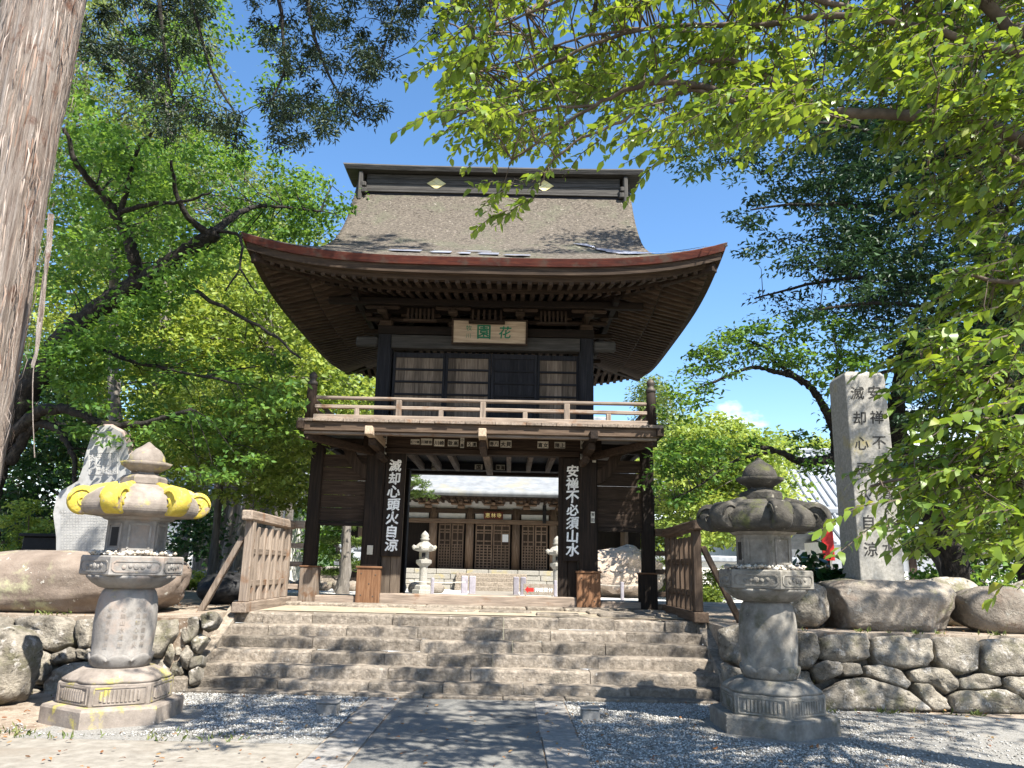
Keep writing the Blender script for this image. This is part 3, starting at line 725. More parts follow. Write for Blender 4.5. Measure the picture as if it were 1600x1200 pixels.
# pillars
for sx in (-1, 1):
    for y in (YF + .18, YB + .18):
        wm = 'dark_wood_z'
        p = bx(sx * 2.0 - .175, sx * 2.0 + .175, y - .175, y + .175, ZP, 3.98, .03).build('pillar', wm, gate)
        if y < 16:
            s = bx(sx * 2.0 - .215, sx * 2.0 + .215, y - .215, y + .215, ZP + .01, 1.57, .008).build('pillar_shoe', 'orange_wood_z', p)
            c = bx(sx * 2.0 - .235, sx * 2.0 + .235, y - .235, y + .235, 1.572, 1.61, .008).build('shoe_cap', 'orange_wood_x', p)
            st = MB()
            for ux, uz in ((-.13, 1.48), (.13, 1.46), (-.12, 1.1), (.1, 1.08), (.02, 1.3)):
                st.obox((GX + sx * 2 + ux, y - .217, uz), (.011, 0, 0), (0, .006, 0), (0, 0, .011), .004)
            tag(st.build('stud', 'iron', p), kind='stuff')
        p2 = bx(sx * 1.97 - .14, sx * 1.97 + .14, y - .14, y + .14, 4.0, 6.2, .03).build('pillar', 'black_wood_z', gate)
    # outer columns
    p = bx(sx * 3.12 - .115, sx * 3.12 + .115, YF + .04, YF + .27, ZP, 3.97, .02).build('outer_pillar', 'dark_wood_z', gate)
    bx(sx * 3.10 - .155, sx * 3.10 + .155, YF, YF + .31, ZP + .01, 1.57, .008).build('pillar_shoe', 'grey_wood_z' if sx < 0 else 'dark_wood_z', p)  # pale left and dark right copies: sun and tree shade put into the wood
    bx(sx * 3.10 - .17, sx * 3.10 + .17, YF - .015, YF + .325, 1.572, 1.60, .006).build('shoe_cap', 'orange_wood_x', p)
    # side bay planks
    xa, xb = sorted((sx * 2.17, sx * 3.01))
    z = 2.40
    for i, hgt in enumerate((.26, .24, .27, .25, .24)):
        bx(xa, xb, YF + .11 + .006 * (i % 2), YF + .15 + .006 * (i % 2), z + .003, z + hgt - .003, .004).build('wall_plank', 'brown_wood_x', gate)
        z += hgt
    bx(xa, xb, YF + .06, YF + .22, 3.78, 3.96, .01).build('tie_beam', 'dark_wood_x', gate)
    bx(xa, xb, YF + .07, YF + .21, 2.33, 2.398, .006).build('rail', 'dark_wood_x', gate)
    bx(xa, xb, YF + .02, YF + .24, ZP + .02, ZP + .15, .012).build('sill_beam', 'grey_wood_x', gate)
    # side wall of the passage
    for i in range(6):
        bx(sx * 2.0 - .03, sx * 2.0 + .03, YF + .36, YB, 1.0 + i * .5, 1.494 + i * .5, .004).build('wall_plank', 'dark_wood_y', gate)
    # curved carved bracket under the balcony
    arc = [(2.16, 3.20), (2.26, 3.23), (2.42, 3.36), (2.55, 3.55), (2.64, 3.74), (2.80, 3.80), (2.84, 3.86), (2.42, 3.88), (2.42, 3.74), (2.34, 3.58), (2.24, 3.48), (2.16, 3.46)]
    b = MB(); n = len(arc)
    y0, y1 = YF + .10, YF + .22
    b.add([(GX + sx * x, y0 - .07, z) for x, z in arc] + [(GX + sx * x, y1 - .07, z) for x, z in arc],
          [tuple(range(n))[::-1 if sx > 0 else 1], tuple(range(n, 2 * n))[::1 if sx > 0 else -1]] + [((i, (i + 1) % n, n + (i + 1) % n, n + i) if sx > 0 else (i, n + i, n + (i + 1) % n, (i + 1) % n)) for i in range(n)])
    b.build('carved_bracket', 'brown_wood_z', gate)
    # door post planks behind the inscribed board
    for k in range(2):
        x0 = sx * 1.80 - (.0 if sx > 0 else 0); a = 1.45 + k * .18
        xa2, xb2 = sorted((sx * a, sx * (a + .174)))
        bx(xa2, xb2, YF + .10 + .01 * k, YF + .22, ZP + .1, 3.69, .008).build('door_post', 'dark_wood_z' if sx > 0 else 'plank_wood_z', gate)

bx(-1.80, 1.80, YF + .02, YF + .26, ZP + .012, 1.14, .02).build('threshold', 'grey_wood_x', gate)

# beams over the passage and the pasted votive stickers
bx(-2.25, 2.25, YF - .02, YF + .24, 3.79, 4.025, .012).build('head_beam', 'brown_wood_x', gate)
bx(-1.83, 1.83, YF - .05, YF + .20, 3.692, 3.788, .01).build('head_beam', 'brown_wood_x', gate)
bx(-2.25, 2.25, YB - .05, YB + .3, 3.84, 4.1, .012).build('head_beam', 'black_wood_x', gate)
bx(-1.95, 1.95, YF + .26, YB - .06, 4.0, 4.03, 0).build('ceiling', 'black_wood_y', gate)
for xj in (-1.52, -1.12, -.70, .06, .50, .95, 1.40):
    w = .07 if xj == .06 else .05
    bx(xj - w, xj + w, YF + .24, YB - .06, 3.80 if xj != .06 else 3.72, 3.96, .008).build('ceiling_joist', 'grey_wood_y', gate)
stick = [((168,105,222,138),'むつ屋'),((232,100,300,142),'川越会'),((314,104,376,150),'川崎'),((400,108,464,150),'敬高'),((478,95,500,160),'小島'),((520,122,578,152),'ろ清'),
         ((660,115,716,150),'寿八'),((728,112,796,158),'大貝'),((960,118,1027,162),'直女'),((1066,122,1132,162),'穂上'),((602,168,648,194),'山公')]
def sticker(x0, y0, x1, y1, txt, Y, vert=False):
    a = onY(x0, y0, Y); c = onY(x1, y1, Y)
    lo, hi = np.minimum(a, c), np.maximum(a, c)
    s = MB().box(lo[0], hi[0], Y - .004, Y + .003, lo[2], hi[2], 0).build('votive_sticker', 'paper', gate)
    t = MB(); w, h = hi[0] - lo[0], hi[2] - lo[2]; n = len(txt)
    for i, ch in enumerate(txt):
        if h > w * 1.3: letter(t, ch, ((lo[0] + hi[0]) / 2, Y - .0065, hi[2] - h * (i + .5) / n), (1, 0, 0), (0, 0, 1), min(w, h / n) * .82, .03)
        else: letter(t, ch, (lo[0] + w * (i + .5) / n, Y - .0065, (lo[2] + hi[2]) / 2 - h * .05), (1, 0, 0), (0, 0, 1), min(h, w / n) * .84, .035)
    if t.v: t.build('lettering', 'ink', s)
for (x0, y0, x1, y1), txt in stick:
    sticker(600 + x0 / 4, 660 + y0 / 4, 600 + x1 / 4, 660 + y1 / 4, txt, YF - .026 if y0 < 165 else YF - .056)
for (x0, y0, x1, y1), txt in (((300,252,335,300),'村上'), ((568,262,615,295),'国'), ((700,264,755,298),'東海')):
    sticker(600 + x0 / 4, 660 + y0 / 4, 600 + x1 / 4, 660 + y1 / 4, txt, YB - .06)
for (x0, y0, x1, y1), txt in (((188,95,214,165),'中村'), ((188,197,214,275),'国分寺'), ((253,558,277,628),'吉田'), ((262,180,284,250),'三木')):
    sticker(860 + x0 / 4, 660 + y0 / 4, 860 + x1 / 4, 660 + y1 / 4, txt, YF - .026 if y0 < 180 else YF - .006)
for (x0, y0, x1, y1), txt in (((950,70,976,135),'昌平'), ((942,148,972,235),'大三'), ((856,768,888,826),'')):
    sticker(360 + x0 / 4, 660 + y0 / 4, 360 + x1 / 4, 660 + y1 / 4, txt, YF - .026)

# inscribed boards
for x0, x1, zt, zb, txt in ((-1.815, -1.445, 3.715, 1.79, '滅却心頭火自涼'), (1.535, 1.875, 3.68, 1.775, '安禅不必須山水')):
    p = bx(x0, x1, YF + .035, YF + .085, zb, zt, .008).build('inscribed_board', 'dark_wood_z', gate)
    n = len(txt); h = (zt - zb - .22) / n
    for i, ch in enumerate(txt):
        t = MB(); letter(t, ch, (GX + (x0 + x1) / 2 + random.uniform(-.008, .008), YF + .032, zt - .13 - h * (i + .5)), (1, 0, random.uniform(-.03, .06)), (0, 0, 1), .225 * random.uniform(.95, 1.06), .034, shear=.05)
        t.build('character', 'white_paint', p)

# ---- balcony
ZB = 4.085
bal = bx(-3.10, 3.10, 13.10, 13.22, 3.875, 4.03, .01).build('balcony', 'edge_wood_x', gate)
bx(-3.06, 3.06, 13.14, 13.26, 3.825, 3.872, .008).build('trim_board', 'grey_wood_x', bal)
for sx in (-1, 1):
    bx(sx * 3.10 - .06, sx * 3.10 + .06, 13.0, 19.6, 3.885, 4.028, .01).build('edge_beam', 'brown_wood_y', bal)
    MB().beam((GX + sx * 2.05, 14.4, 3.70), (GX + sx * 3.04, 13.2, 3.80), .12, .13, .01).build('corner_brace', 'brown_wood_y', bal)
n = 24
for i in range(n):
    x0 = -3.16 + 6.32 * i / n; e = random.uniform(-.018, .014)
    bx(x0 + .003, x0 + 6.32 / n - .003, 13.05 + e, 14.40, 4.033, ZB + random.uniform(-.004, .004), .004).build('floor_plank', 'grey_wood_y', bal)
for sx in (-1, 1):
    for j in range(12):
        y = 14.42 + j * .43
        xa, xb = sorted((sx * 2.12, sx * 3.16))
        bx(xa, xb, y, y + .424, 4.033, ZB, .004).build('floor_plank', 'grey_wood_x', bal)
bx(-3.12, 3.12, 19.3, 19.55, 3.88, ZB, .01).build('edge_beam', 'brown_wood_x', bal)
for xj in (-1.9, .04, 1.95):
    bx(xj - .068, xj + .068, 12.93, 14.42, 3.80, 3.945, .01).build('cantilever_beam', 'pale_wood_y' if xj < 1 else 'dark_wood_y', bal)  # lit ends painted pale, the shaded right one dark
    bx(xj - .062, xj + .062, 13.30, 14.42, 3.66, 3.795, .012).build('cantilever_beam', 'brown_wood_y', bal)
for xj in (-1.84, 1.9):
    b = MB().tube([(GX + xj, 13.9, 3.58), (GX + xj, 14.42, 3.58)], .075, 14); b.build('log_end', 'brown_wood_y', bal)
# railing
def post(x, y, z1, w=.05, m='grey_wood_z'): return bx(x - w, x + w, y - w, y + w, ZB, z1, .008).build('rail_post', m, bal)
YR = 13.19
bx(-2.93, 2.93, YR - .06, YR + .06, ZB + .002, ZB + .085, .01).build('base_rail', 'grey_wood_x', bal)
bx(-2.93, 2.93, YR - .04, YR + .04, 4.285, 4.345, .008).build('middle_rail', 'grey_wood_x', bal)
MB().tube([(GX - 2.93, YR, 4.475), (GX, YR, 4.468), (GX + 2.93, YR, 4.478)], .034, 10).build('top_rail', 'grey_wood_x', bal)
for xj in (-1.44, .03, 1.50): post(xj, YR, 4.45)
for xj in (-2.17, -.70, .77, 2.23): post(xj, YR, 4.286, .042)
for sx in (-1, 1):
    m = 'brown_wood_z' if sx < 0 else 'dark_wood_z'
    b = MB().lathe([(.092, 0), (.088, .40), (.08, .62)], 16, (GX + sx * 2.98, YR, ZB)); cp_ = b.build('corner_post', m, bal, smooth=True)
    b = MB().lathe([(.086, .0), (.09, .05), (.07, .075), (.05, .10), (.056, .125), (.075, .16), (.068, .20), (.035, .235), (.0, .26)], 16, (GX + sx * 2.98, YR, ZB + .60))
    b.build('finial', 'iron', cp_, smooth=True)
    bx(sx * 2.98 - .05, sx * 2.98 + .05, YR + .1, 19.3, ZB + .002, ZB + .085, .01).build('base_rail', 'grey_wood_y', bal)
    bx(sx * 2.98 - .035, sx * 2.98 + .035, YR + .1, 19.3, 4.285, 4.345, .008).build('middle_rail', 'grey_wood_y', bal)
    MB().tube([(GX + sx * 2.98, YR + .08, 4.475), (GX + sx * 2.98, 19.3, 4.475)], .034, 10).build('top_rail', 'grey_wood_y', bal)
    for j in range(1, 5): post(sx * 2.98, YR + j * 1.25, 4.45)
    MB().lathe([(.09, 0), (.085, .62), (.05, .7), (.07, .76), (0, .86)], 12, (GX + sx * 2.98, 19.3, ZB)).build('corner_post', m, bal, smooth=True)
bx(-2.9, 2.9, 19.26, 19.34, 4.285, 4.345, .008).build('middle_rail', 'grey_wood_x', bal)
bx(-2.9, 2.9, 19.26, 19.34, 4.44, 4.50, .008).build('top_rail', 'grey_wood_x', bal)

# ---- upper storey
edges = [(-1.80, -.78, 'plank_wood_z'), (-.775, .112, 'plank_wood_z'), (.122, 1.012, 'black_wood_z'), (1.017, 1.83, 'plank_wood_z')]
for k, (x0, x1, mt) in enumerate(edges):
    yb = YF + (.12 if k in (0, 3) else .09)
    f = MB()
    f.box(GX + x0, GX + x0 + .05, yb, yb + .05, ZB, 5.70, .005); f.box(GX + x1 - .05, GX + x1, yb, yb + .05, ZB, 5.70, .005)
    f.box(GX + x0 + .051, GX + x1 - .051, yb + .002, yb + .048, 5.60, 5.698, .005); f.box(GX + x0 + .051, GX + x1 - .051, yb + .002, yb + .048, ZB + .002, ZB + .07, .005)
    d = f.build('sliding_door', 'black_wood_z', gate)
    nb = 5; w = (x1 - x0 - .1) / nb
    for i in range(nb):
        bx(x0 + .05 + w * i + .001, x0 + .05 + w * (i + 1) - .001, yb + .026, yb + .040, ZB + .06, 5.62, 0).build('door_board', mt, d)
    for z in (5.36, 5.115, 4.865, 4.615):
        bx(x0 + .051, x1 - .051, yb - .002, yb + .030, z - .02, z + .02, .004).build('door_bar', 'black_wood_x', d)
bx(-1.84, 1.84, YF - .02, YF + .18, 5.752, 6.02, .012).build('lintel', 'ridge_wood_x', gate)
bx(-2.12, 2.12, YF + .0, YF + .24, 6.04, 6.21, .01).build('wall_plate', 'dark_wood_x', gate)
for sx in (-1, 1):
    xa, xb = sorted((sx * 1.84, sx * 2.55))
    bx(xa + (.28 if sx > 0 else 0), xb - (.28 if sx < 0 else 0), YF + .06, YF + .2, 5.80, 6.0, .03).build('beam_end', 'ridge_wood_x', gate)
    for i in range(4):
        bx(sx * 1.97 - .03, sx * 1.97 + .03, YF + .3, YB + .05, ZB + .42 * i, ZB + .416 + .42 * i, .004).build('wall_plank', 'dark_wood_y', gate)
for i in range(5):
    bx(-1.83, 1.83, YB + .1, YB + .15, ZB + .42 * i, ZB + .416 + .42 * i, .004).build('wall_plank', 'dark_wood_x', gate)

# plaque
c = np.array([GX + .075, YF - .16, 6.065]); tl = R(13)
uz = np.array([0, -math.sin(tl), math.cos(tl)]); un = np.array([0, -math.cos(tl), -math.sin(tl)])
p = MB().obox(c, (.70, 0, 0), un * .025, uz * .215, .006).build('name_plaque', 'pale_wood_x', gate)
for (dx, dz, hx, hz) in ((0, .232, .735, .017), (0, -.232, .735, .017), (-.717, 0, .017, .214), (.717, 0, .017, .214)):
    MB().obox(c + np.array([dx, 0, 0]) + uz * dz + un * .012, (hx, 0, 0), un * .03, uz * hz, .005).build('plaque_frame', 'brown_wood_x', p)
def one(ch, *a, **k):
    t = MB(); letter(t, ch, *a, **k); t.build('character', 'green_paint', p)
one('花', c + un * .029 + np.array([.30, 0, 0]), (1, 0, 0), uz, .23, .02, shear=.12)
one('園', c + un * .029 + np.array([-.11, 0, 0]), (1, 0, 0), uz, .26, .024)
one('牧', c + un * .029 + np.array([-.40, 0, 0]) + uz * .07, (1, 0, 0), uz, .11, .0)
one('川', c + un * .029 + np.array([-.41, 0, 0]) - uz * .08, (1, 0, 0), uz, .09, .0)

# ---- bracket sets and under-eave beams
def bracket(x, yout):
    k = bx(x - .13, x + .13, YF - .02, YF + .24, 6.21, 6.33, .03).build('bracket_block', 'soffit_wood_x', gate)
    bx(x - .42, x + .42, YF + .05, YF + .17, 6.325, 6.41, .03).build('bracket_arm', 'brown_wood_x', k)
    bx(x - .05, x + .05, yout - .1, YF + .3, 6.33, 6.43, .02).build('bracket_arm', 'soffit_wood_y', k)
    for dx in (-.36, 0, .36):
        bx(x + dx - .08, x + dx + .08, YF + .02, YF + .2, 6.412, 6.48, .02).build('bracket_block', 'soffit_wood_x', k)
    bx(x - .09, x + .09, yout - .12, yout + .06, 6.30, 6.38, .025).build('bracket_block', 'soffit_wood_x', k)
    bx(x - .34, x + .34, yout - .07, yout + .03, 6.385, 6.46, .03).build('bracket_arm', 'brown_wood_x', k)
for x in (-1.97, -.62, .66, 1.97): bracket(x, 13.95)
for x0, x1 in ((-1.50, -1.02), (1.06, 1.54), (-.25, .29)):
    nb = 7 if x0 != -.25 else 6
    for i in range(nb):
        x = x0 + (x1 - x0) * i / (nb - 1)
        bx(x - .022, x + .022, 14.06, 14.11, 6.24, 6.46, .006).build('slat', 'brown_wood_z', gate)
    bx(x0 - .08, x1 + .08, 14.03, 14.14, 6.19, 6.238, .008).build('slat_sill', 'brown_wood_x', gate)
bx(-3.0, 3.0, 13.86, 13.98, 6.465, 6.60, .012).build('eave_purlin', 'dark_wood_x', gate)
bx(-2.6, 2.6, YF + .05, YF + .17, 6.485, 6.72, .01).build('wall_plate', 'dark_wood_x', gate)
for sx in (-1, 1):
    bx(sx * 2.45 - .06, sx * 2.45 + .06, 13.6, 19.1, 6.50, 6.62, .012).build('eave_purlin', 'dark_wood_y', gate)
    bx(sx * 1.97 - .06, sx * 1.97 + .06, YF + .3, 18.3, 6.21, 6.80, .01).build('wall_plate', 'dark_wood_y', gate)
    for y in (15.4, 16.4, 17.4):
        k = bx(sx * 1.97 - .13, sx * 1.97 + .13, y - .13, y + .13, 6.205, 6.33, .03).build('bracket_block', 'soffit_wood_y', gate)
        xa, xb = sorted((sx * 1.8, sx * 2.6))
        bx(xa, xb, y - .05, y + .05, 6.335, 6.43, .02).build('bracket_arm', 'soffit_wood_x', k)

# ---- roof
WE, ZE, LU = 4.15, 6.76, .37                  # eave half size, eave top height, corner lift
GV = 3.10                                     # gable verge half length
def hprof(d): return .50 * d + .0052 * d ** 4
def lift(s, d): return LU * min(1.0, abs(s)) ** 3.7 * max(0.0, 1 - d / 2.4) ** 2
def roofpt(side, t, d, off=0.0):
    """side 0 front 1 right 2 back 3 left; t signed distance along the eave; d inward distance"""
    z = ZE + hprof(d) + lift(t / WE, d) + off
    e = WE - d
    # plan: corners push out very slightly
    if side == 0: return (GX + t, YC - e, z)
    if side == 1: return (GX + e, YC + t, z)
    if side == 2: return (GX - t, YC + e, z)
    return (GX - e, YC - t, z)
rb = MB()
ds = [WE * (i / 84.0) for i in range(85)]
for side in (0, 2):
    P = []
    for d in ds:
        ext = max(WE - d, GV + .06 * max(0, d - 1.05) / 3)
        P.append([roofpt(side, ext * (j / 30.0 - 1), d, .022 * ((d * 9.7 + .15 * math.sin(j * 1.7) + .1 * math.sin(j * .6)) % 1.0) + random.uniform(-.006, .006) if d > .05 else 0) for j in range(61)])
    rb.grid(P)
for side in (1, 3):
    P = []
    for d in [1.5 * i / 10 for i in range(11)]:
        ext = WE - d
        P.append([roofpt(side, ext * (j / 30.0 - 1), d, -.003) for j in range(61)])
    rb.grid(P)
roof = rb.build('roof', 'bark_roof', gate, smooth=True)
md = roof.modifiers.new('thick', 'SOLIDIFY'); md.thickness = .07; md.offset = -1
# gable ends
for sx in (-1, 1):
    x = GX + sx * 2.72; b = MB(); top = []; bot = []
    for i in range(25):
        y = YC + (WE - 1.3) * (i / 12.0 - 1); d = WE - abs(y - YC)
        top.append((x, y, ZE + hprof(d) - .06)); bot.append((x, y, ZE + hprof(1.30) - .10))
    b.grid([bot, top], flip=sx < 0)
    b.build('gable_wall', 'dark_wood_z', roof)
    for s2 in (-1, 1):                        # barge boards
        b = MB(); Pb = []
        for i in range(15):
            d = 1.05 + (WE - 1.05) * i / 14; y = YC + s2 * (WE - d); z = ZE + hprof(d) - .03
            x0, x1 = GX + sx * (GV - .02), GX + sx * (GV - .09)
            Pb.append([(x0, y, z), (x0, y, z - .30), (x1, y, z - .30), (x1, y, z), (x0, y, z)])
        b.grid(Pb, flip=(sx * s2) > 0); b.build('barge_board', 'red_lacquer', roof)
# swept eave layers
def sweep(prof, name, mat, base=True):
    b = MB()
    for side in range(4):
        P = []
        for j in range(41):
            row = []
            for (d, dz) in prof:
                t = (WE - d) * (j / 20.0 - 1)
                z = ZE + dz + lift(t / (WE - d), d * .5)
                e = WE - d
                row.append({0: (GX + t, YC - e, z), 1: (GX + e, YC + t, z), 2: (GX - t, YC + e, z), 3: (GX - e, YC - t, z)}[side])
            P.append(row)
        b.grid(P)
    return b.build(name, mat, roof)
sweep([(.01, .004), (-.012, -.01), (.03, -.135), (.22, -.135)], 'eave_edge', 'red_lacquer')
sweep([(.07, -.13), (.085, -.265), (.34, -.275)], 'eave_board', 'soffit_wood_x')
sweep([(.20, -.272), (.24, -.335), (.36, -.33), (.34, -.26)], 'eave_board', 'soffit_wood_x')
sweep([(.26, -.262), (.97, -.10), (1.0, -.09)], 'soffit', 'dark_wood_x')  # near-black boards paint in the shade between the rafters
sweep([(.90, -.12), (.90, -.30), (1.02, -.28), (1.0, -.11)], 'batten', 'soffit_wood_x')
sweep([(1.0, -.20), (2.45, .13)], 'soffit', 'dark_wood_x')  # inner tier, shade of the gaps again put into the dark wood
# rafters, two tiers
def rafter(side, t, d0, d1, z0, z1, w, h, mat, mb=None):
    def q(d, dz):
        e = WE - d; z = ZE + dz + lift(t / max(e, abs(t) + .01), d * .5)
        return {0: (GX + t, YC - e, z), 1: (GX + e, YC + t, z), 2: (GX - t, YC + e, z), 3: (GX - e, YC - t, z)}[side]
    if mb is not None: mb.beam(q(d0, z0), q(d1, z1), w, h); return
    MB().beam(q(d0, z0), q(d1, z1), w, h, .006).build('rafter', mat, roof)
back = MB()
N1, N2 = 44, 37
for side, ax in ((0, 'y'), (1, 'x'), (3, 'x'), (2, 'y')):
    for i in range(N1):
        t = 3.84 * (2 * i / (N1 - 1) - 1); dm = min(.96, WE - abs(t) - .02)
        if dm < .32: continue
        k = (dm - .24) / (.96 - .24)
        rafter(side, t, .24, dm, -.335, -.335 + k * .155, .078, .105, ('soffit_wood_' if side == 0 else 'rafter_wood_') + ax, back if side == 2 else None)  # front darker, sides paler: eave shade and light painted into the wood
    for i in range(N2):
        t = 3.12 * (2 * i / (N2 - 1) - 1); dm = min(2.35, WE - abs(t) - .02)
        if dm < 1.0: continue
        k = (dm - .93) / (2.35 - .93)
        rafter(side, t, .93, dm, -.295, -.295 + k * .318, .082, .11, ('brown_wood_' if side == 0 else 'rafter_wood_') + ax, back if side == 2 else None)  # same painted shade: darker wood on the front, paler on the sides
tag(back.build('rafter', 'rafter_wood_y', roof), kind='stuff')
for sx in (-1, 1):
    for sy in (-1, 1):
        MB().beam((GX + sx * 3.98, YC + sy * 3.98, ZE + .0), (GX + sx * 1.9, YC + sy * 1.9, ZE + .03), .14, .22, .015).build('hip_rafter', 'brown_wood_y', roof)

# ridge
for i, (z0, z1, xh, yh) in enumerate(((9.72, 9.90, 2.93, .30), (9.905, 9.955, 2.99, .34), (9.96, 10.02, 2.97, .33), (10.025, 10.13, 2.90, .285), (10.135, 10.24, 2.905, .287), (10.245, 10.37, 2.90, .283))):
    bx(-xh, xh, YC - yh, YC + yh, z0, z1, .006).build('ridge_board', 'ridge_wood_x' if i != 0 else 'black_wood_x', roof)
b = MB()
prof = [(-.46, 10.375), (-.50, 10.46), (-.48, 10.50), (0, 10.54), (.48, 10.50), (.50, 10.46), (.46, 10.375)]
P = []
for j in range(13):
    x = -3.36 + 6.72 * j / 12; sag = .03 * (abs(x) / 3.36) ** 3; sl = .05 * x / 3.36
    P.append([(GX + x + (.10 * (q[1] - 10.375) / .18 * (1 if x > 0 else -1) if abs(x) > 3.3 else 0), YC + q[0], q[1] + sag) for q in prof])
b.grid(P, flip=False)
n = len(prof)
for e, fl in ((0, 1), (12, -1)): b.add(P[e], [tuple(range(n))[::fl]])
b.add([P[0][0], P[0][-1], P[12][-1], P[12][0]], [(0, 1, 2, 3)])
b.build('ridge_cap', 'ridge_wood_x', roof)
for sx in (-1, 1):                            # end ornaments
    b = bx(sx * 2.93 - .06, sx * 2.93 + .06, YC - .43, YC - .31, 9.84, 9.97, .02); b.box(GX + sx * 2.96 - .07, GX + sx * 2.96 + .07, YC - .42, YC - .33, 10.0, 10.12, .02)
    b.build('ridge_ornament', 'ridge_wood_z', roof)
    for s2 in (-1, 1): bx(sx * 3.02 - .05, sx * 3.02 + .05, YC + (-.42 if s2 < 0 else .02), YC + (-.02 if s2 < 0 else .42), 9.66, 10.37, .02).build('ridge_end_board', 'ridge_wood_z', roof)
for xe in (-1.30, 1.17):                      # gilded diamond crests
    cz = 10.155; b = MB()
    for (dx, dz) in ((-.112, 0), (.112, 0), (0, .074), (0, -.074)):
        q = [(GX + xe + dx + a, YC - .30, cz + dz + c_) for a, c_ in ((-.107, 0), (0, -.070), (.107, 0), (0, .070))]
        q2 = [(x, y + .02, z) for x, y, z in q]
        b.add(q + q2, [(0, 1, 2, 3), (0, 4, 5, 1), (1, 5, 6, 2), (2, 6, 7, 3), (3, 7, 4, 0)])
    b.build('diamond_crest', 'gold', roof)
# metal repair sheets on the bark
for (t0, t1, d0, d1) in ((2.25, 3.06, 1.2, 2.2), (2.55, 3.6, .5, 1.15), (-.95, -.60, .35, .75), (-.45, -.25, .22, .55), (-.1, .25, .15, .6), (-1.72, -1.15, .5, .85), (-.35, 0.1, .8, .98), (3.3, 3.9, .15, .5), (.35, .8, .05, .3)):
    P = []
    for i in range(6):
        d = d0 + (d1 - d0) * i / 5
        tr = min(t1, WE - d - .02)
        sk = .25 * (i / 5) if t0 > 2 else 0
        P.append([roofpt(0, t0 + (tr - t0) * j / 8 - sk + (.05 * math.sin(i * 2.1 + j) if j in (0,) else 0), d, .045) for j in range(9)])
    b = MB(); b.grid(P); b.build('repair_sheet', 'metal_patch', roof, smooth=True)

# ---- wing fences
def wing(sx, X, label, m):
    w = thing('wing_fence', (X, 13.2, Z9), label, 'fence')
    def B(x0, x1, y0, y1, z0, z1, nm, mt, ch=.01): return MB().box(X + x0, X + x1, y0, y1, z0, z1, ch).build(nm, mt, w)
    B(-.11, .11, 11.92, 14.36, Z9 + .0, Z9 + .15, 'sill_beam', m + '_y')
    for y in (12.12, 14.18): B(-.065, .065, y - .07, y + .07, Z9 + .15, 2.27, 'post', m + '_z')
    MB().beam((X, 11.88, 2.34), (X, 14.38, 2.31), .17, .15, .02).build('cap_beam', m + '_y', w)
    for i in range(5):
        y = 12.44 + .345 * i
        b = MB().box(X - .045, X + .045, y - .05, y + .05, Z9 + .15, 2.18, .008); b.build('slat', m + '_z', w)
    for z in (1.32, 1.80): B(-.028, .028, 12.19, 14.11, z - .045, z + .045, 'rail', m + '_y', .005)
    o = -1 if sx < 0 else 1
    MB().beam((X + o * .66, 12.14, Z9 - .04), (X + o * .10, 12.12, 2.02), .085, .10, .01, upv=(0, 1, 0)).build('brace', m + '_z', w)
    # short lattice back to the outer pillar
    xa = GX + sx * 3.24 - X
    lo, hi = sorted((xa, o * -.07))
    ex = .32 * o
    a, c_ = sorted((xa, ex))
    B(a, c_, 14.40, 14.54, 2.26, 2.40, 'cap_beam', m + '_x', .015)
    mid = (lo + hi) / 2
    MB().box(X + o * .16 - .045, X + o * .16 + .045, 14.43, 14.51, Z9 + .1, 2.26, .008).build('post', m + '_z', w)
    for z in (1.22, 1.62, 1.95): B(a, c_, 14.445, 14.495, z - .045, z + .045, 'rail', m + '_x', .005)
    B(a, c_, 14.41, 14.53, Z9, Z9 + .15, 'sill_beam', m + '_x')
    return w
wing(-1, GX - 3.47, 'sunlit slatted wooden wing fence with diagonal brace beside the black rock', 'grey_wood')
wing(1, GX + 3.43, 'shaded slatted wooden wing fence next to the dark stone lantern', 'edge_wood')  # darker wood than the left wing: tree shade painted into its colour
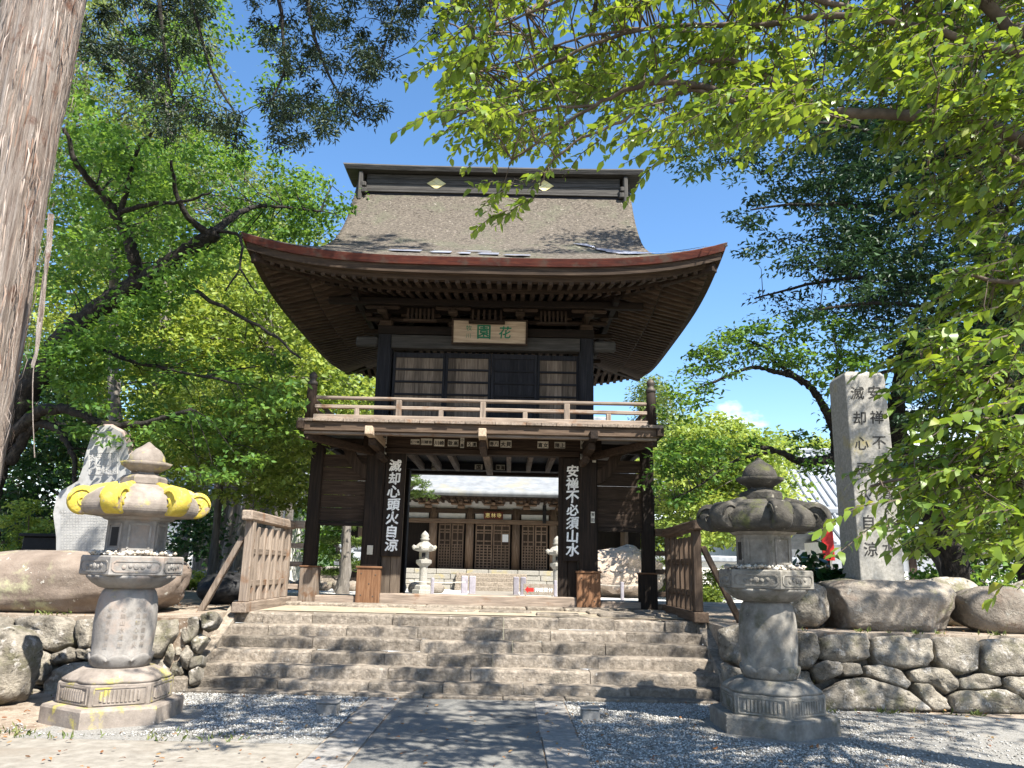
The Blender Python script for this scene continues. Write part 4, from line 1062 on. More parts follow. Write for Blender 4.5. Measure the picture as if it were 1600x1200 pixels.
# ------------------------------------------------------------------ stone lanterns
def hexa(R_, z, c, rot): return [(c[0] + R_ * math.cos(rot + k * math.pi / 3), c[1] + R_ * math.sin(rot + k * math.pi / 3), z) for k in range(6)]
def stone_lantern(cx, cy, label, mats, lichen, rot=-math.pi / 2, worn=0.0, seed=1):
    rs = random.Random(seed); L_ = thing('stone_lantern', (cx, cy, 0), label, 'lantern', None)
    c = (cx, cy)
    mb_, ms, mp_, mc, mf = mats
    def hexlathe(prof, nm, mt, parent=L_, smooth=False):
        b = MB(); b.lathe(prof, 6, (cx, cy, 0), rot); return b.build(nm, mt, parent, smooth)
    hexlathe([(.69, -.05), (.69, .16), (.675, .185), (.5, .19)], 'plinth', mb_)
    bs = hexlathe([(.555, .185), (.56, .20), (.56, .385), (.55, .40), (.4, .40)], 'base', mb_)
    # ribbed panels on the six faces of the base
    for k in range(6):
        a = rot + (k + .5) * math.pi / 3; nx, ny = math.cos(a), math.sin(a); tx, ty = -ny, nx
        ap = .56 * math.cos(math.pi / 6); pb = MB()
        for i in range(10):
            s = (i - 4.5) * .039; hh = .058 if 0 < i < 9 else .045
            pb.tube([(cx + nx * (ap - .004) + tx * s, cy + ny * (ap - .004) + ty * s, .288 - hh), (cx + nx * (ap - .004) + tx * s, cy + ny * (ap - .004) + ty * s, .288 + hh)], .019, 6)
        for s, hz in ((.24, .078), (-.24, .078)):
            pb.beam((cx + nx * ap + tx * s, cy + ny * ap + ty * s, .288 - hz), (cx + nx * ap + tx * s, cy + ny * ap + ty * s, .288 + hz), .014, .014)
        for hz in (.078, -.078):
            pb.beam((cx + nx * ap - tx * .235, cy + ny * ap - ty * .235, .288 + hz), (cx + nx * ap + tx * .235, cy + ny * ap + ty * .235, .288 + hz), .014, .014)
        pb.build('rib_panel', mb_, bs)
    # lotus on the base
    def lob(n, amp): return lambda t, z: 1 + amp * abs(math.sin(n * t / 2)) - amp * .5
    b = MB(); b.lathe([(.46, .398), (.486, .405), (.483, .43), (.45, .465), (.40, .50), (.36, .522), (.2, .525)], 120, (cx, cy, 0), rot, fn=lambda t, z: 1 + ((1 / math.cos(((t - rot) % (math.pi / 3)) - math.pi / 6) - 1) + .045 * abs(math.sin(6 * (t - rot))) ** .6 - .045) * min(1, max(0, (.515 - z) / .09)))
    b.build('lotus', mb_, L_, smooth=True)
    # shaft
    b = MB()
    b.lathe([(.262, .515), (.285, .55), (.298, .60), (.305, .66), (.299, .672), (.308, .80), (.315, .95), (.310, 1.10), (.297, 1.22), (.272, 1.30), (.24, 1.345), (.1, 1.35)], 40, (cx, cy, 0), 0)
    sh = b.build('shaft', ms, L_, smooth=True)
    b = MB()
    b.lathe([(.267, .517), (.293, .55), (.313, .60), (.321, .64), (.317, .665), (.29, .67)], 96, (cx, cy, 0), 0,
            fn=lambda t, z: 1 + .012 * abs(math.sin(4 * t)))
    for i in range(96):                        # scalloped upper edge
        pass
    vv = []
    for (x, y, z) in b.v:
        t = math.atan2(y - cy, x - cx)
        if z > .62: z = z - .055 * (1 - abs(math.sin(4 * t)) ** .6)
        vv.append((x, y, z))
    b.v = vv
    b.build('petal_band', ms, sh, smooth=True)
    # engraved columns on the shaft
    tb = MB(); glyphs = '安禅不必須山水滅却心頭火自'
    for kk, a in enumerate((-96, -70, -44, -30)):
        aa = R(a if cx < 0 else -180 - a); nx, ny = math.cos(aa), math.sin(aa)
        for i in range(6):
            r_ = .318; zc = 1.13 - i * .072
            letter(tb, glyphs[(kk * 3 + i) % len(glyphs)], (cx + nx * r_, cy + ny * r_, zc), (-ny, nx, 0), (0, 0, 1), .05, 0)
    if worn == 0: tag(tb.build('engraving', 'stone_lantern_brown', sh), kind='stuff')
    # platform: petalled bowl and hexagonal block
    b = MB(); b.lathe([(.26, 1.335), (.31, 1.345), (.39, 1.39), (.45, 1.445), (.46, 1.475), (.2, 1.48)], 72, (cx, cy, 0), rot, fn=lambda t, z: 1 - .05 * (1 - abs(math.sin(6 * t)) ** .5) * (1 if z > 1.36 else 0))
    b.build('bowl', mp_, L_, smooth=True)
    pl = hexlathe([(.50, 1.470), (.52, 1.485), (.52, 1.665), (.505, 1.68), (.2, 1.682)], 'platform', mp_)
    for k in range(6):
        a = rot + (k + .5) * math.pi / 3; nx, ny = math.cos(a), math.sin(a); tx, ty = -ny, nx; ap = .52 * math.cos(math.pi / 6)
        q = lambda s, z, o=.0: (cx + nx * (ap + o) + tx * s, cy + ny * (ap + o) + ty * s, z)
        pb = MB()
        for s0, z0, s1, z1 in ((-.20, 1.515, .20, 1.515), (-.20, 1.625, .20, 1.625), (-.23, 1.54, -.23, 1.60), (.23, 1.54, .23, 1.60), (-.23, 1.6, -.2, 1.625), (.23, 1.6, .2, 1.625), (-.23, 1.54, -.2, 1.515), (.23, 1.54, .2, 1.515)):
            pb.beam(q(s0, z0), q(s1, z1), .016, .016, upv=(nx, ny, 0))
        for s in (-.12, -.06, .06, .12, 0):
            rr = .036 if s == 0 else .026
            pb.lathe([(rr, -.0), (rr * .8, .012), (0, .018)], 8, (0, 0, 0), cap=False)
            nv = 24; st = len(pb.v) - nv
            for i in range(st, len(pb.v)):
                x, y, z = pb.v[i]; pb.v[i] = V3(q(s + x, 1.57 + y + .012 * math.sin(s * 60), z - .003))
        pb.build('relief_panel', mp_, pl)
    # fire box
    fb = MB(); fb.lathe([(.31, 1.67), (.31, 2.12)], 6, (cx, cy, 0), rot)
    fb.lathe([(.36, 1.672), (.355, 1.70), (.315, 1.705)], 6, (cx, cy, 0), rot); fb.lathe([(.315, 2.06), (.36, 2.075), (.40, 2.125)], 6, (cx, cy, 0), rot)
    fx = fb.build('fire_box', ms, L_)
    for k in range(6):
        a = rot + (k + .5) * math.pi / 3; nx, ny = math.cos(a), math.sin(a); tx, ty = -ny, nx; ap = .31 * math.cos(math.pi / 6)
        q = lambda s, z, o=.0: np.array((cx + nx * (ap + o) + tx * s, cy + ny * (ap + o) + ty * s, z))
        pb = MB(); w, zb, zt = .105, 1.75, 2.02
        for p0, p1 in ((q(-w, zb), q(w, zb)), (q(-w, zt), q(w, zt)), (q(-w, zb), q(-w, zt)), (q(w, zb), q(w, zt))):
            pb.beam(p0, p1, .022, .022, upv=(nx, ny, 0))
        pb.build('frame', ms, fx)
        if k in ((5, 2) if cx < 0 else (1, 4)):
            MB().obox(q(0, 1.885, .001), np.array([tx, ty, 0]) * .06, np.array([nx, ny, 0]) * .004, (0, 0, .10), 0).build('opening_shade', 'black_board', fx)  # black plate on the solid box paints the darkness inside the window
    # cap
    cb = MB()
    cb.lathe([(.34, 2.095), (.60, 2.115), (.655, 2.15), (.67, 2.23), (.62, 2.33), (.48, 2.41), (.34, 2.455), (.22, 2.47), (.05, 2.472)], 6, (cx, cy, 0), rot)
    # round the edge stone between corners
    cap_ = cb.build('cap', mc, L_, bevel=.03)
    for k in range(6):
        a = rot + k * math.pi / 3; rx, ry = math.cos(a), math.sin(a); tx, ty = -ry, rx
        sb = MB(); w = .10 * rs.uniform(.9, 1.05); r0_ = .158 * rs.uniform(.94, 1.05); rc = .585
        n = 22; ctr = np.array([cx + rx * rc, cy + ry * rc, 2.265])
        ring = [[ctr + np.array([rx, ry, 0]) * r0_ * math.cos(t) + np.array([0, 0, 1]) * r0_ * math.sin(t) + np.array([tx, ty, 0]) * s * w for t in (2 * math.pi * i / n for i in range(n))] for s in (-1, -.8, .8, 1)]
        for i in range(n):
            for e, f_ in ((0, .88), (3, .88)): ring[e][i] = ctr + np.array([tx, ty, 0]) * (w if e == 3 else -w) + (ring[e][i] - ctr - np.array([tx, ty, 0]) * (w if e == 3 else -w)) * f_
        vs = [p for r_ in ring for p in r_]; fs = []
        for j in range(3):
            for i in range(n): fs.append((j * n + i, (j + 1) * n + i, (j + 1) * n + (i + 1) % n, j * n + (i + 1) % n))
        fs.append(tuple(range(n))); fs.append(tuple(3 * n + i for i in range(n))[::-1])
        sb.add(vs, fs)
        for s in (-1, 1):                      # spiral ridge
            sp = [ctr + np.array([tx, ty, 0]) * s * (w + .004) + (np.array([rx, ry, 0]) * math.cos(t * s if False else t) + np.array([0, 0, 1]) * math.sin(t)) * (.132 - .0145 * t) for t in (i * .45 for i in range(18))]
            sb.tube(sp, .013, 5)
        # roll running up from the scroll to the neck
        pts = [ctr + np.array([0, 0, .02]), np.array([cx + rx * .47, cy + ry * .47, 2.36]), np.array([cx + rx * .36, cy + ry * .36, 2.415]), np.array([cx + rx * .26, cy + ry * .26, 2.455])]
        sb.tube(pts, [w * .95, .085, .06, .04], 10)
        sb.build('scroll', lichen if (lichen and k in (0, 1, 5, 2, 3, 4)) else mc, cap_, smooth=True)
    # neck and jewel
    hexlathe([(.23, 2.46), (.245, 2.475), (.245, 2.54), (.22, 2.565), (.15, 2.585), (.14, 2.62)], 'neck', lichen and mf or mc)
    fb = MB(); fb.lathe([(.13, 2.60), (.17, 2.63), (.235, 2.68), (.255, 2.72), (.20, 2.725)], 36, (cx, cy, 0), 0, fn=lambda t, z: 1 + (.08 * abs(math.sin(4 * t)) if z > 2.66 else 0))
    fb.lathe([(.195, 2.70), (.20, 2.74), (.185, 2.80), (.14, 2.865), (.07, 2.91), (.02, 2.955), (0, 2.965)], 28, (cx, cy, 0))
    fb.build('jewel', mf, L_, smooth=True)
    # offering pebbles on the platform
    n = 260; ang = RNG.uniform(0, 6.28, n); rr = RNG.uniform(.31, .47, n)
    apo = .52 * math.cos(math.pi / 6)
    k = rr < apo * .97
    pos = np.stack([cx + rr * np.cos(ang), cy + rr * np.sin(ang), np.full(n, 1.69) + RNG.uniform(0, .03, n)], 1)[k]
    sz = RNG.uniform(.016, .042, len(pos))
    o = scatter_stones('offering_pebble', 'pebbles', pos, sz, .75)
    tag(o, 'small offering pebbles heaped on the platform of the ' + ('lichened lantern' if cx < 0 else 'dark mossy lantern'), 'pebbles', kind='stuff')
    return L_
stone_lantern(-4.17, 8.80, 'tall carved stone lantern with yellow lichen on its scrolled cap', ('stone_lantern_brown', 'stone_lantern', 'stone_lantern', 'stone_lantern_brown', 'stone_lantern_brown'), 'lichen_yellow', seed=3)
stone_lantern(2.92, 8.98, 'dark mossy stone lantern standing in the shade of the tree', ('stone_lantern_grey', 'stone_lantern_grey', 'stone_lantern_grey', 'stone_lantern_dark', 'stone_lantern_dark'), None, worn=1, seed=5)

# ------------------------------------------------------------------ stele
st = thing('stone_stele', (-6.4, 12.0, 1.6), 'tall pale natural-shaped stele with engraved text on the brown boulder', 'stele')
ol = [(151,664),(162,661),(173,661),(191,671),(201,692),(207,723),(213,760),(217,800),(222,880),(86,880),(85,868),(85,843),(80,805),(84,785),(92,768),(110,758),(121,751),(128,731),(133,707),(144,675)]
P = [onY(x, y, 12.0) for x, y in ol]; n = len(P); cc = sum(P) / n
b = MB(); rings = [[cc + (p - cc) * s + np.array([0, d, 0]) for p in P] for s, d in ((.955, 0), (.99, .05), (1.0, .16), (.96, .34))]
fs = [tuple(range(n))[::-1], tuple(3 * n + i for i in range(n))]
mi = [0, 1]
vs = [p for r_ in rings for p in r_]
b.add(vs, [fs[0]], 0); 
b.f.append(fs[1]); b.mi.append(1)
for j in range(3):
    for i in range(n): b.f.append((j * n + i, j * n + (i + 1) % n, (j + 1) * n + (i + 1) % n, (j + 1) * n + i)); b.mi.append(1 if j else 1)
sl_ = b.build('slab', ['stone_stele', 'stone_stele_edge'], st)
t = MB(); g = '天下泰平山門安禅不必須水滅却心頭火自涼'
fr = MB()
q = lambda x, y: onY(x, y, 11.994)
for (a, c_) in (((139,707),(183,707)), ((139,741),(183,741)), ((139,707),(139,741)), ((183,707),(183,741)), ((150,707),(150,741)), ((161,707),(161,741)), ((172,707),(172,741))):
    fr.beam(q(*a), q(*c_), .008, .008, upv=(0, 1, 0))
fr.build('engraved_frame', 'carved_light', sl_)
for i in range(4):
    for j in range(3): letter(t, g[(i * 3 + j) % len(g)], q(144.5 + 11 * i, 713 + 11 * j), (1, 0, 0), (0, 0, 1), .085, .01)
for i in range(17):
    for j in range(15):
        x = 97 + i * 4.6; y = 800 + j * 4.4
        if x > 168 and y < 812: continue
        letter(t, g[(i * 7 + j * 3) % len(g)], q(x, y), (1, 0, 0), (0, 0, 1), .034, .01)
tag(t.build('engraving', 'carved_light', sl_), kind='stuff')

# ------------------------------------------------------------------ inscribed pillar
pl = thing('inscribed_pillar', (5.36, 11.6, 1.6), 'tall square stone pillar with two columns of black characters', 'pillar')
x0, x1, y0, y1, zb, zt = 5.045, 5.685, 11.30, 11.92, 1.50, 4.60
b = MB(); vs = []
for z, k in ((zb, 1.0), (zb + 1.5, .985), (zt, .955), (zt + .07, .80), (zt + .085, .3)):
    cx_, cy_ = (x0 + x1) / 2, (y0 + y1) / 2
    vs += [(cx_ + sx * (x1 - x0) / 2 * k, cy_ + sy * (y1 - y0) / 2 * k, z) for sx, sy in ((-1, -1), (1, -1), (1, 1), (-1, 1))]
fs = []
for j in range(4):
    for i in range(4): fs.append((j * 4 + i, j * 4 + (i + 1) % 4, (j + 1) * 4 + (i + 1) % 4, (j + 1) * 4 + i))
fs.append((16, 17, 18, 19)); b.add(vs, fs)
sh = b.build('shaft', 'stone_pillar', pl, bevel=.015)
for col, txt in ((.70, '安禅不必須山水'), (.28, '滅却心頭火自涼')):
    for i, ch in enumerate(txt):
        z = 4.34 - i * .385 - (.02 if col < .5 else 0); k = 1 - .045 * (z - zb) / (zt - zb)
        t = MB(); letter(t, ch, ((x0 + x1) / 2 + (col - .5) * (x1 - x0) * k, y0 + (1 - k) * .31 - .004, z), (1, 0, .02), (0, 0, 1), .20, .012, shear=.06); t.build('character', 'ink', sh)
t = MB()
for i, ch in enumerate('昭和五十年春'):
    z = 3.2 - i * .22
    letter(t, ch, (x0 + .008, y0 + .27, z), (0, -1, 0), (0, 0, 1), .085, 0)
t.build('lettering', 'ink', sh)
# red notice board behind the shaded lantern
p0 = onY(1283, 829, 13.6); p1 = onY(1305, 876, 13.6)
rs_ = thing('red_notice_board', ((p0[0] + p1[0]) / 2, 13.62, Z9), 'plain red notice board on a post behind the shaded lantern', 'sign')
MB().box(p0[0], p1[0], 13.6, 13.63, p1[2], p0[2], .004).build('board', 'sign_red', rs_)
MB().box((p0[0] + p1[0]) / 2 - .03, (p0[0] + p1[0]) / 2 + .03, 13.632, 13.69, Z9 - .02, p0[2] - .05, .004).build('post', 'dark_wood_z', rs_)
# black cabinet behind the stele
p0 = onY(36, 838, 14.5); p1 = onY(80, 872, 14.5)
t = MB().box(p0[0], p1[0] + .3, 14.5, 15.1, Z9 - .02, p0[2], .02); t.box(p0[0] - .05, p1[0] + .35, 14.44, 15.16, p0[2] + .001, p0[2] + .06, .01)
tag(t.build('black_cabinet', 'black_board'), 'low black cabinet behind the pale stele', 'cabinet')
# ------------------------------------------------------------------ behind the gate
YH = 37.0
def zy(y, Y=YH, x=770): return onY(x, y, Y)[2]
def xx(x, Y=YH, y=850): return onY(x, y, Y)[0]
hall = thing('temple_hall', (-.65, 40, ZC), 'wooden temple hall with lattice doors and grey roof beyond the gate', 'hall')
zd0, zd1 = zy(890), zy(819)
HL, HR = xx(675.7), xx(864.5)
HC = (HL + HR) / 2; HW = (HR - HL) / 2
cols = [xx(675.7), xx(733.4), xx(805.9), xx(864.5)]
# podium of stone courses
pod = MB().box(HC - 8, HC + 8, 36.2, 47, ZC - .05, zd0 - .05, 0).build('podium', 'stone_step', hall)
zc_ = ZC - .02; nrow = 4; hh = (zd0 + .0 - zc_) / nrow
for r_ in range(nrow):
    x = HC - 8.0 + (r_ % 2) * .4
    while x < HC + 8:
        l = random.uniform(.7, 1.5)
        if abs(x - HC) < 5.5 or r_ == nrow - 1:
            MB().box(x + .01, x + l - .01, 36.0 + random.uniform(-.02, .02), 36.21, zc_ + r_ * hh + .008, zc_ + (r_ + 1) * hh - .008, .015).build('podium_stone', 'stone_pillar', hall)
        x += l
for k in range(4):                            # front steps
    MB().box(HC - 1.6, HC + 1.6, 34.9 + k * .3, 36.05, ZC - .02, ZC + hh * (k + 1) * .8, .015).build('podium_step', 'stone_step', hall)
for x in cols:
    b = MB().tube([(x, YH, zd0), (x, YH, zy(795))], .19, 14); b.build('column', 'hall_wood_z', hall, smooth=True)
for x in (HC - 6.2, HC + 6.2):
    MB().tube([(x, YH, zd0), (x, YH, zy(795))], .19, 12).build('column', 'hall_wood_z', hall, smooth=True)
MB().box(HC - 7, HC + 7, YH + .15, 46, zd0 - .04, zy(795), 0).build('wall', 'dark_wood_z', hall)
for (a, c_) in zip(cols[:-1], cols[1:]):
    for h in range(2):
        w = (c_ - a - .52) / 2; x0 = a + .26 + h * w
        d = MB().box(x0 + .01, x0 + w - .01, YH + .0, YH + .06, zd0 + .02, zd1, .01).build('door', 'soffit_wood_z', hall)
        lt = MB(); zz = zd0 + .08
        H_ = zd1 - zd0
        for q in range(5):
            xq = x0 + .05 + (w - .1) * q / 4; lt.box(xq - .025, xq + .025, YH - .03, YH - .002, zd0 + .05, zd0 + H_ * .52, 0)
            if q in (0, 2, 4): lt.box(xq - .03, xq + .03, YH - .032, YH - .003, zd0 + H_ * .52, zd1 - .02, 0)
        for q in range(9):
            zq = zd0 + .06 + H_ * .5 * q / 8; lt.box(x0 + .03, x0 + w - .03, YH - .028, YH - .001, zq - .022, zq + .022, 0)
        for zf in (.62, .80, .86, .97): lt.box(x0 + .03, x0 + w - .03, YH - .03, YH - .004, zd0 + H_ * zf - .03, zd0 + H_ * zf + .03, 0)
        lt.build('lattice', 'hall_wood_z', d)
MB().box(HC - 7, HC + 7, YH - .24, YH - .0, zy(819), zy(812), .02).build('lintel', 'hall_wood_x', hall)
for (a, c_) in zip([HC - 6.2] + cols, cols + [HC + 6.2]):
    MB().box(a + .24, c_ - .24, YH - .05, YH + .1, zy(811.5), zy(803.5), 0).build('plaster_panel', 'plaster', hall)
MB().box(HC - 7, HC + 7, YH - .16, YH + .1, zy(803), zy(796), .02).build('lintel', 'soffit_wood_x', hall)
MB().box(HC - 7, HC + 7, YH - .02, YH + .14, zy(796), zy(778), 0).build('plaster_panel', 'plaster', hall)
for i in range(9):                            # bracket clusters
    x = HC - 6.2 + 12.4 * i / 8 + (.0); z0 = zy(796)
    b = MB()
    b.box(x - .18, x + .18, YH - .3, YH, z0, z0 + .16, .04); b.box(x - .5, x + .5, YH - .25, YH - .1, z0 + .161, z0 + .29, .05)
    b.box(x - .09, x + .09, YH - .9, YH, z0 + .17, z0 + .30, .03)
    for dx in (-.42, 0, .42): b.box(x + dx - .11, x + dx + .11, YH - .3, YH - .05, z0 + .291, z0 + .40, .03)
    b.box(x - .6, x + .6, YH - .75, YH - .6, z0 + .302, z0 + .42, .05)
    b.build('bracket', 'hall_wood_x', hall)
MB().box(HC - 8, HC + 8, YH - .85, YH - .65, zy(777), zy(774), .02).build('eave_beam', 'brown_wood_x', hall)
# roof
ye, zee = 34.6, onY(770, 768, 34.6)[2]
W_ = 9.2; D_ = 6.6; yc_ = ye + D_
b = MB(); Ps = {}
def hr(d): return .30 * d + .045 * d * d
def hl(s, d): return .55 * min(1, abs(s)) ** 3.2 * max(0, 1 - d / 4) ** 2
for side in (0, 2):
    P = []
    for i in range(17):
        d = D_ * i / 16; ext = max(W_ - d, W_ - 3.2)
        P.append([(HC + (1 if side == 0 else -1) * ext * (j / 15 - 1), yc_ - (1 if side == 0 else -1) * (D_ - d), zee + hr(d) + hl(ext * (j / 15 - 1) / W_, d)) for j in range(31)])
    b.grid(P)
for side in (1, 3):
    P = []; sg = 1 if side == 1 else -1
    for i in range(9):
        d = 3.6 * i / 8; ext = D_ - d
        P.append([(HC + sg * (W_ - d), yc_ + sg * ext * (j / 15 - 1), zee + hr(d) + hl(ext * (j / 15 - 1) / D_, d) - .01) for j in range(31)])
    b.grid(P)
hroof = b.build('roof', 'copper_roof', hall, smooth=True)
md = hroof.modifiers.new('t', 'SOLIDIFY'); md.thickness = .22; md.offset = -1
MB().box(HC - W_ + 3.3, HC + W_ - 3.3, yc_ - .4, yc_ + .4, zee + hr(D_) - .2, zee + hr(D_) + .8, .05).build('ridge', 'roof_tile', hroof)
for sx in (-1, 1):
    pts = [(HC + sx * (W_ - 3.3), yc_ - (D_ - d), zee + hr(d) + .12) for d in (3.2, 4.2, 5.2, 6.4)]
    MB().tube(pts, .16, 8).build('descending_ridge', 'roof_tile', hroof)
    pts = [(HC + sx * (W_ - d), yc_ - (D_ - d), zee + hr(d) + hl((W_ - d) / W_, d) + .06) for d in (0.1, 1, 2, 3.2)]
    MB().tube(pts, .13, 8).build('hip_ridge', 'roof_tile', hroof)
for i in range(52):
    x = HC - 8.2 + 16.4 * i / 51
    MB().box(x - .06, x + .06, ye + .25, YH, zee - .36, zee - .25, 0).build('rafter', 'brown_wood_y', hroof)
MB().box(HC - 8.6, HC + 8.6, ye + .1, YH + .1, zee - .245, zee - .225, 0).build('soffit', 'soffit_wood_x', hroof)
# name board and paper notice
p0, p1 = onY(756, 799, YH - .35), onY(786, 811.5, YH - .35)
nb = MB().box(p0[0], p1[0], YH - .36, YH - .3, p1[2], p0[2], .01).build('name_board', 'red_lacquer', hall)
t = MB()
for i, ch in enumerate('恵林寺'): letter(t, ch, (p0[0] + (p1[0] - p0[0]) * (i + .7) / 3.4, YH - .365, (p0[2] + p1[2]) / 2), (1, 0, 0), (0, 0, 1), (p0[2] - p1[2]) * .6, .02)
t.build('lettering', 'gold', nb)
p0, p1 = onY(785, 835, YH - .05), onY(794, 847, YH - .05)
MB().box(p0[0], p1[0], YH - .045, YH - .034, p1[2], p0[2], 0).build('paper_notice', 'sign_white', hall)
p0, p1 = onY(848, 789, YH - .5), onY(853.5, 818, YH - .5)
vb = MB().box(p0[0], p1[0], YH - .52, YH - .47, p1[2], p0[2], .01).build('hanging_board', 'black_board', hall)

# small stone lanterns in the courtyard
def small_lantern(x, y, h, label):
    L_ = thing('stone_lantern', (x, y, ZC), label, 'lantern'); s = h / 2.1
    def hx(prof, nm, n=6):
        b = MB(); b.lathe([(r * s * .72, z * s) for r, z in prof], n, (x, y, ZC), .3); return b.build(nm, 'stone_pillar', L_)
    hx([(.5, -.05), (.5, .12), (.46, .14)], 'plinth'); hx([(.40, .14), (.38, .25), (.3, .3)], 'base')
    hx([(.20, .28), (.185, .6), (.20, .92)], 'shaft', 14); hx([(.2, .9), (.38, 1.02), (.38, 1.12), (.3, 1.14)], 'platform')
    f = hx([(.24, 1.13), (.24, 1.42)], 'fire_box')
    MB().box(x - .06 * s, x + .06 * s, y - .19 * s, y - .13 * s, ZC + 1.2 * s, ZC + 1.36 * s).build('opening_shade', 'black_board', f)  # black block painted as the shaded inside of the window
    b = MB(); b.lathe([(.22 * s, 1.41 * s), (.37 * s, 1.45 * s), (.385 * s, 1.52 * s), (.26 * s, 1.64 * s), (.12 * s, 1.76 * s), (.08 * s, 1.78 * s)], 6, (x, y, ZC), .3)
    for k in range(6):
        a = .3 + k * math.pi / 3; b.tube([(x + .33 * s * math.cos(a), y + .33 * s * math.sin(a), ZC + 1.52 * s), (x + .41 * s * math.cos(a), y + .41 * s * math.sin(a), ZC + 1.60 * s)], [.09 * s, .05 * s], 6)
    b.build('cap', 'stone_pillar', L_)
    b = MB(); b.lathe([(.12 * s, 1.76 * s), (.17 * s, 1.84 * s), (.12 * s, 1.87 * s), (.15 * s, 1.94 * s), (.10 * s, 2.03 * s), (0, 2.12 * s)], 12, (x, y, ZC)); b.build('jewel', 'stone_pillar', L_, smooth=True)
q = onY(661, 905, 30); small_lantern(q[0], 30, onY(661, 830, 30)[2] - ZC, 'pale stone lantern with a small window left of the hall doors, beyond the gate')
q = onY(868, 905, 32); small_lantern(q[0] + .05, 32, onY(868, 838, 32)[2] - ZC, 'pale stone lantern right of the hall doors, half hidden by the gate pillar')

# low posts and ropes in the courtyard
def low_post(x, y, w, h, lab, grp):
    b = MB().box(x - w, x + w, y - w, y + w, ZC - .03, ZC + h, .02); tag(b.build('low_post', 'post_grey'), lab, 'post', grp)
for px_, Y, w, h in ((732, 31, .28, .68), (812, 31, .25, .68)):
    b = MB(); x = xx(px_, Y, 910)
    b.box(x - w, x - .03, Y - .1, Y + .1, ZC - .03, ZC + h, .03); b.box(x + .03, x + w, Y - .1, Y + .1, ZC - .03, ZC + h, .03)
    tag(b.build('gate_post', 'post_grey'), 'thick lilac-grey double post beside the courtyard path', 'post', 'double posts by the courtyard path')
for px_ in (676, 868, 972, 931): low_post(xx(px_, 28, 910), 28, .055, .62, 'thin lilac-grey rope post in the courtyard behind the gate', 'rope posts behind the gate')
for px_ in (310, 318, 327, 335, 349, 367, 382, 396, 412, 425): low_post(xx(px_, 27, 905), 27, .06, .72, 'thin grey rope post in front of the cedar grove', 'rope posts by the cedar grove')
for xa, xb, Y, z, lab in ((xx(931, 28, 900), xx(1010, 28, 900), 28, ZC + .52, 'pale rope strung past the tan rock outcrop'), (xx(305, 27, 905), xx(430, 27, 905), 27, ZC + .58, 'rope strung between the posts by the cedar grove'), (xx(640, 28, 900), xx(728, 28, 900), 28, ZC + .5, 'rope strung left of the courtyard path')):
    b = MB(); n = 9; b.tube([(xa + (xb - xa) * i / 8, Y - .0, z - .04 * math.sin(math.pi * i / 8)) for i in range(n)], .012, 5)
    tag(b.build('rope', 'rope'), lab, 'rope')
# reception sign
Y = 30; p0, p1 = onY(818, 912, Y), onY(866, 925, Y)
sg = thing('reception_sign', ((p0[0] + p1[0]) / 2, Y, ZC), 'low white reception sign with a red arrow behind the gate', 'sign')
MB().box(p0[0], p1[0], Y - .02, Y + .02, ZC + .03, p0[2], .005).build('board', 'stone_boulder', sg)
for dx in (.08, -.08): MB().box((p0[0] if dx > 0 else p1[0]) + dx - .02, (p0[0] if dx > 0 else p1[0]) + dx + .02, Y + .021, Y + .06, ZC - .03, p0[2]).build('leg', 'post_grey', sg)
t = MB(); w = p1[0] - p0[0]; zc2 = (ZC + p0[2]) / 2 + .01
for i, ch in enumerate('拝観受付'): letter(t, ch, (p0[0] + w * (.43 + .15 * i), Y - .024, zc2), (1, 0, 0), (0, 0, 1), w * .13, .02)
t.build('lettering', 'white_paint', sg)
ax0 = p0[0] + w * .05; ax1 = p0[0] + w * .33; hz = (p0[2] - ZC) * .3
MB().add([(ax0, Y - .024, zc2), (ax0 + w * .1, Y - .024, zc2 + hz), (ax0 + w * .1, Y - .024, zc2 + hz * .5), (ax1, Y - .024, zc2 + hz * .5), (ax1, Y - .024, zc2 - hz * .5), (ax0 + w * .1, Y - .024, zc2 - hz * .5), (ax0 + w * .1, Y - .024, zc2 - hz)], [(6, 5, 4, 3, 2, 1, 0)]).build('arrow', 'sign_red', sg)
# rock outcrop and black rock
q = onZ(965, 926, ZC)
tag(rock('rock_outcrop', 'tan_rock', (xx(968, 30, 900) + .2, 31, ZC - .05), (1.75, 1.3, .95), seed=44, n=4, rough=.4), 'craggy tan rock outcrop beyond the right bay of the gate', 'rock')
tag(rock('black_boulder', 'black_rock', (xx(968, 32, 900), 32.6, ZC - .05), (1.1, .8, 1.0), seed=47, n=3, rough=.3), 'black boulder topping the tan rock outcrop', 'rock')
# low stone border in the left of the courtyard
bd = thing('stone_border', (-7, 31, ZC), 'low border of field stones in the courtyard seen through the left bay', 'border')
x = -16.0; k = 0
while x < -2.6:
    l = random.uniform(.5, 1.0); rock('stone', 'stone_boulder', (x + l / 2, 31 + random.uniform(-.1, .1), ZC - .04), (l * .52, .3, .22), bd, seed=200 + k, n=2, boxy=.4); x += l; k += 1

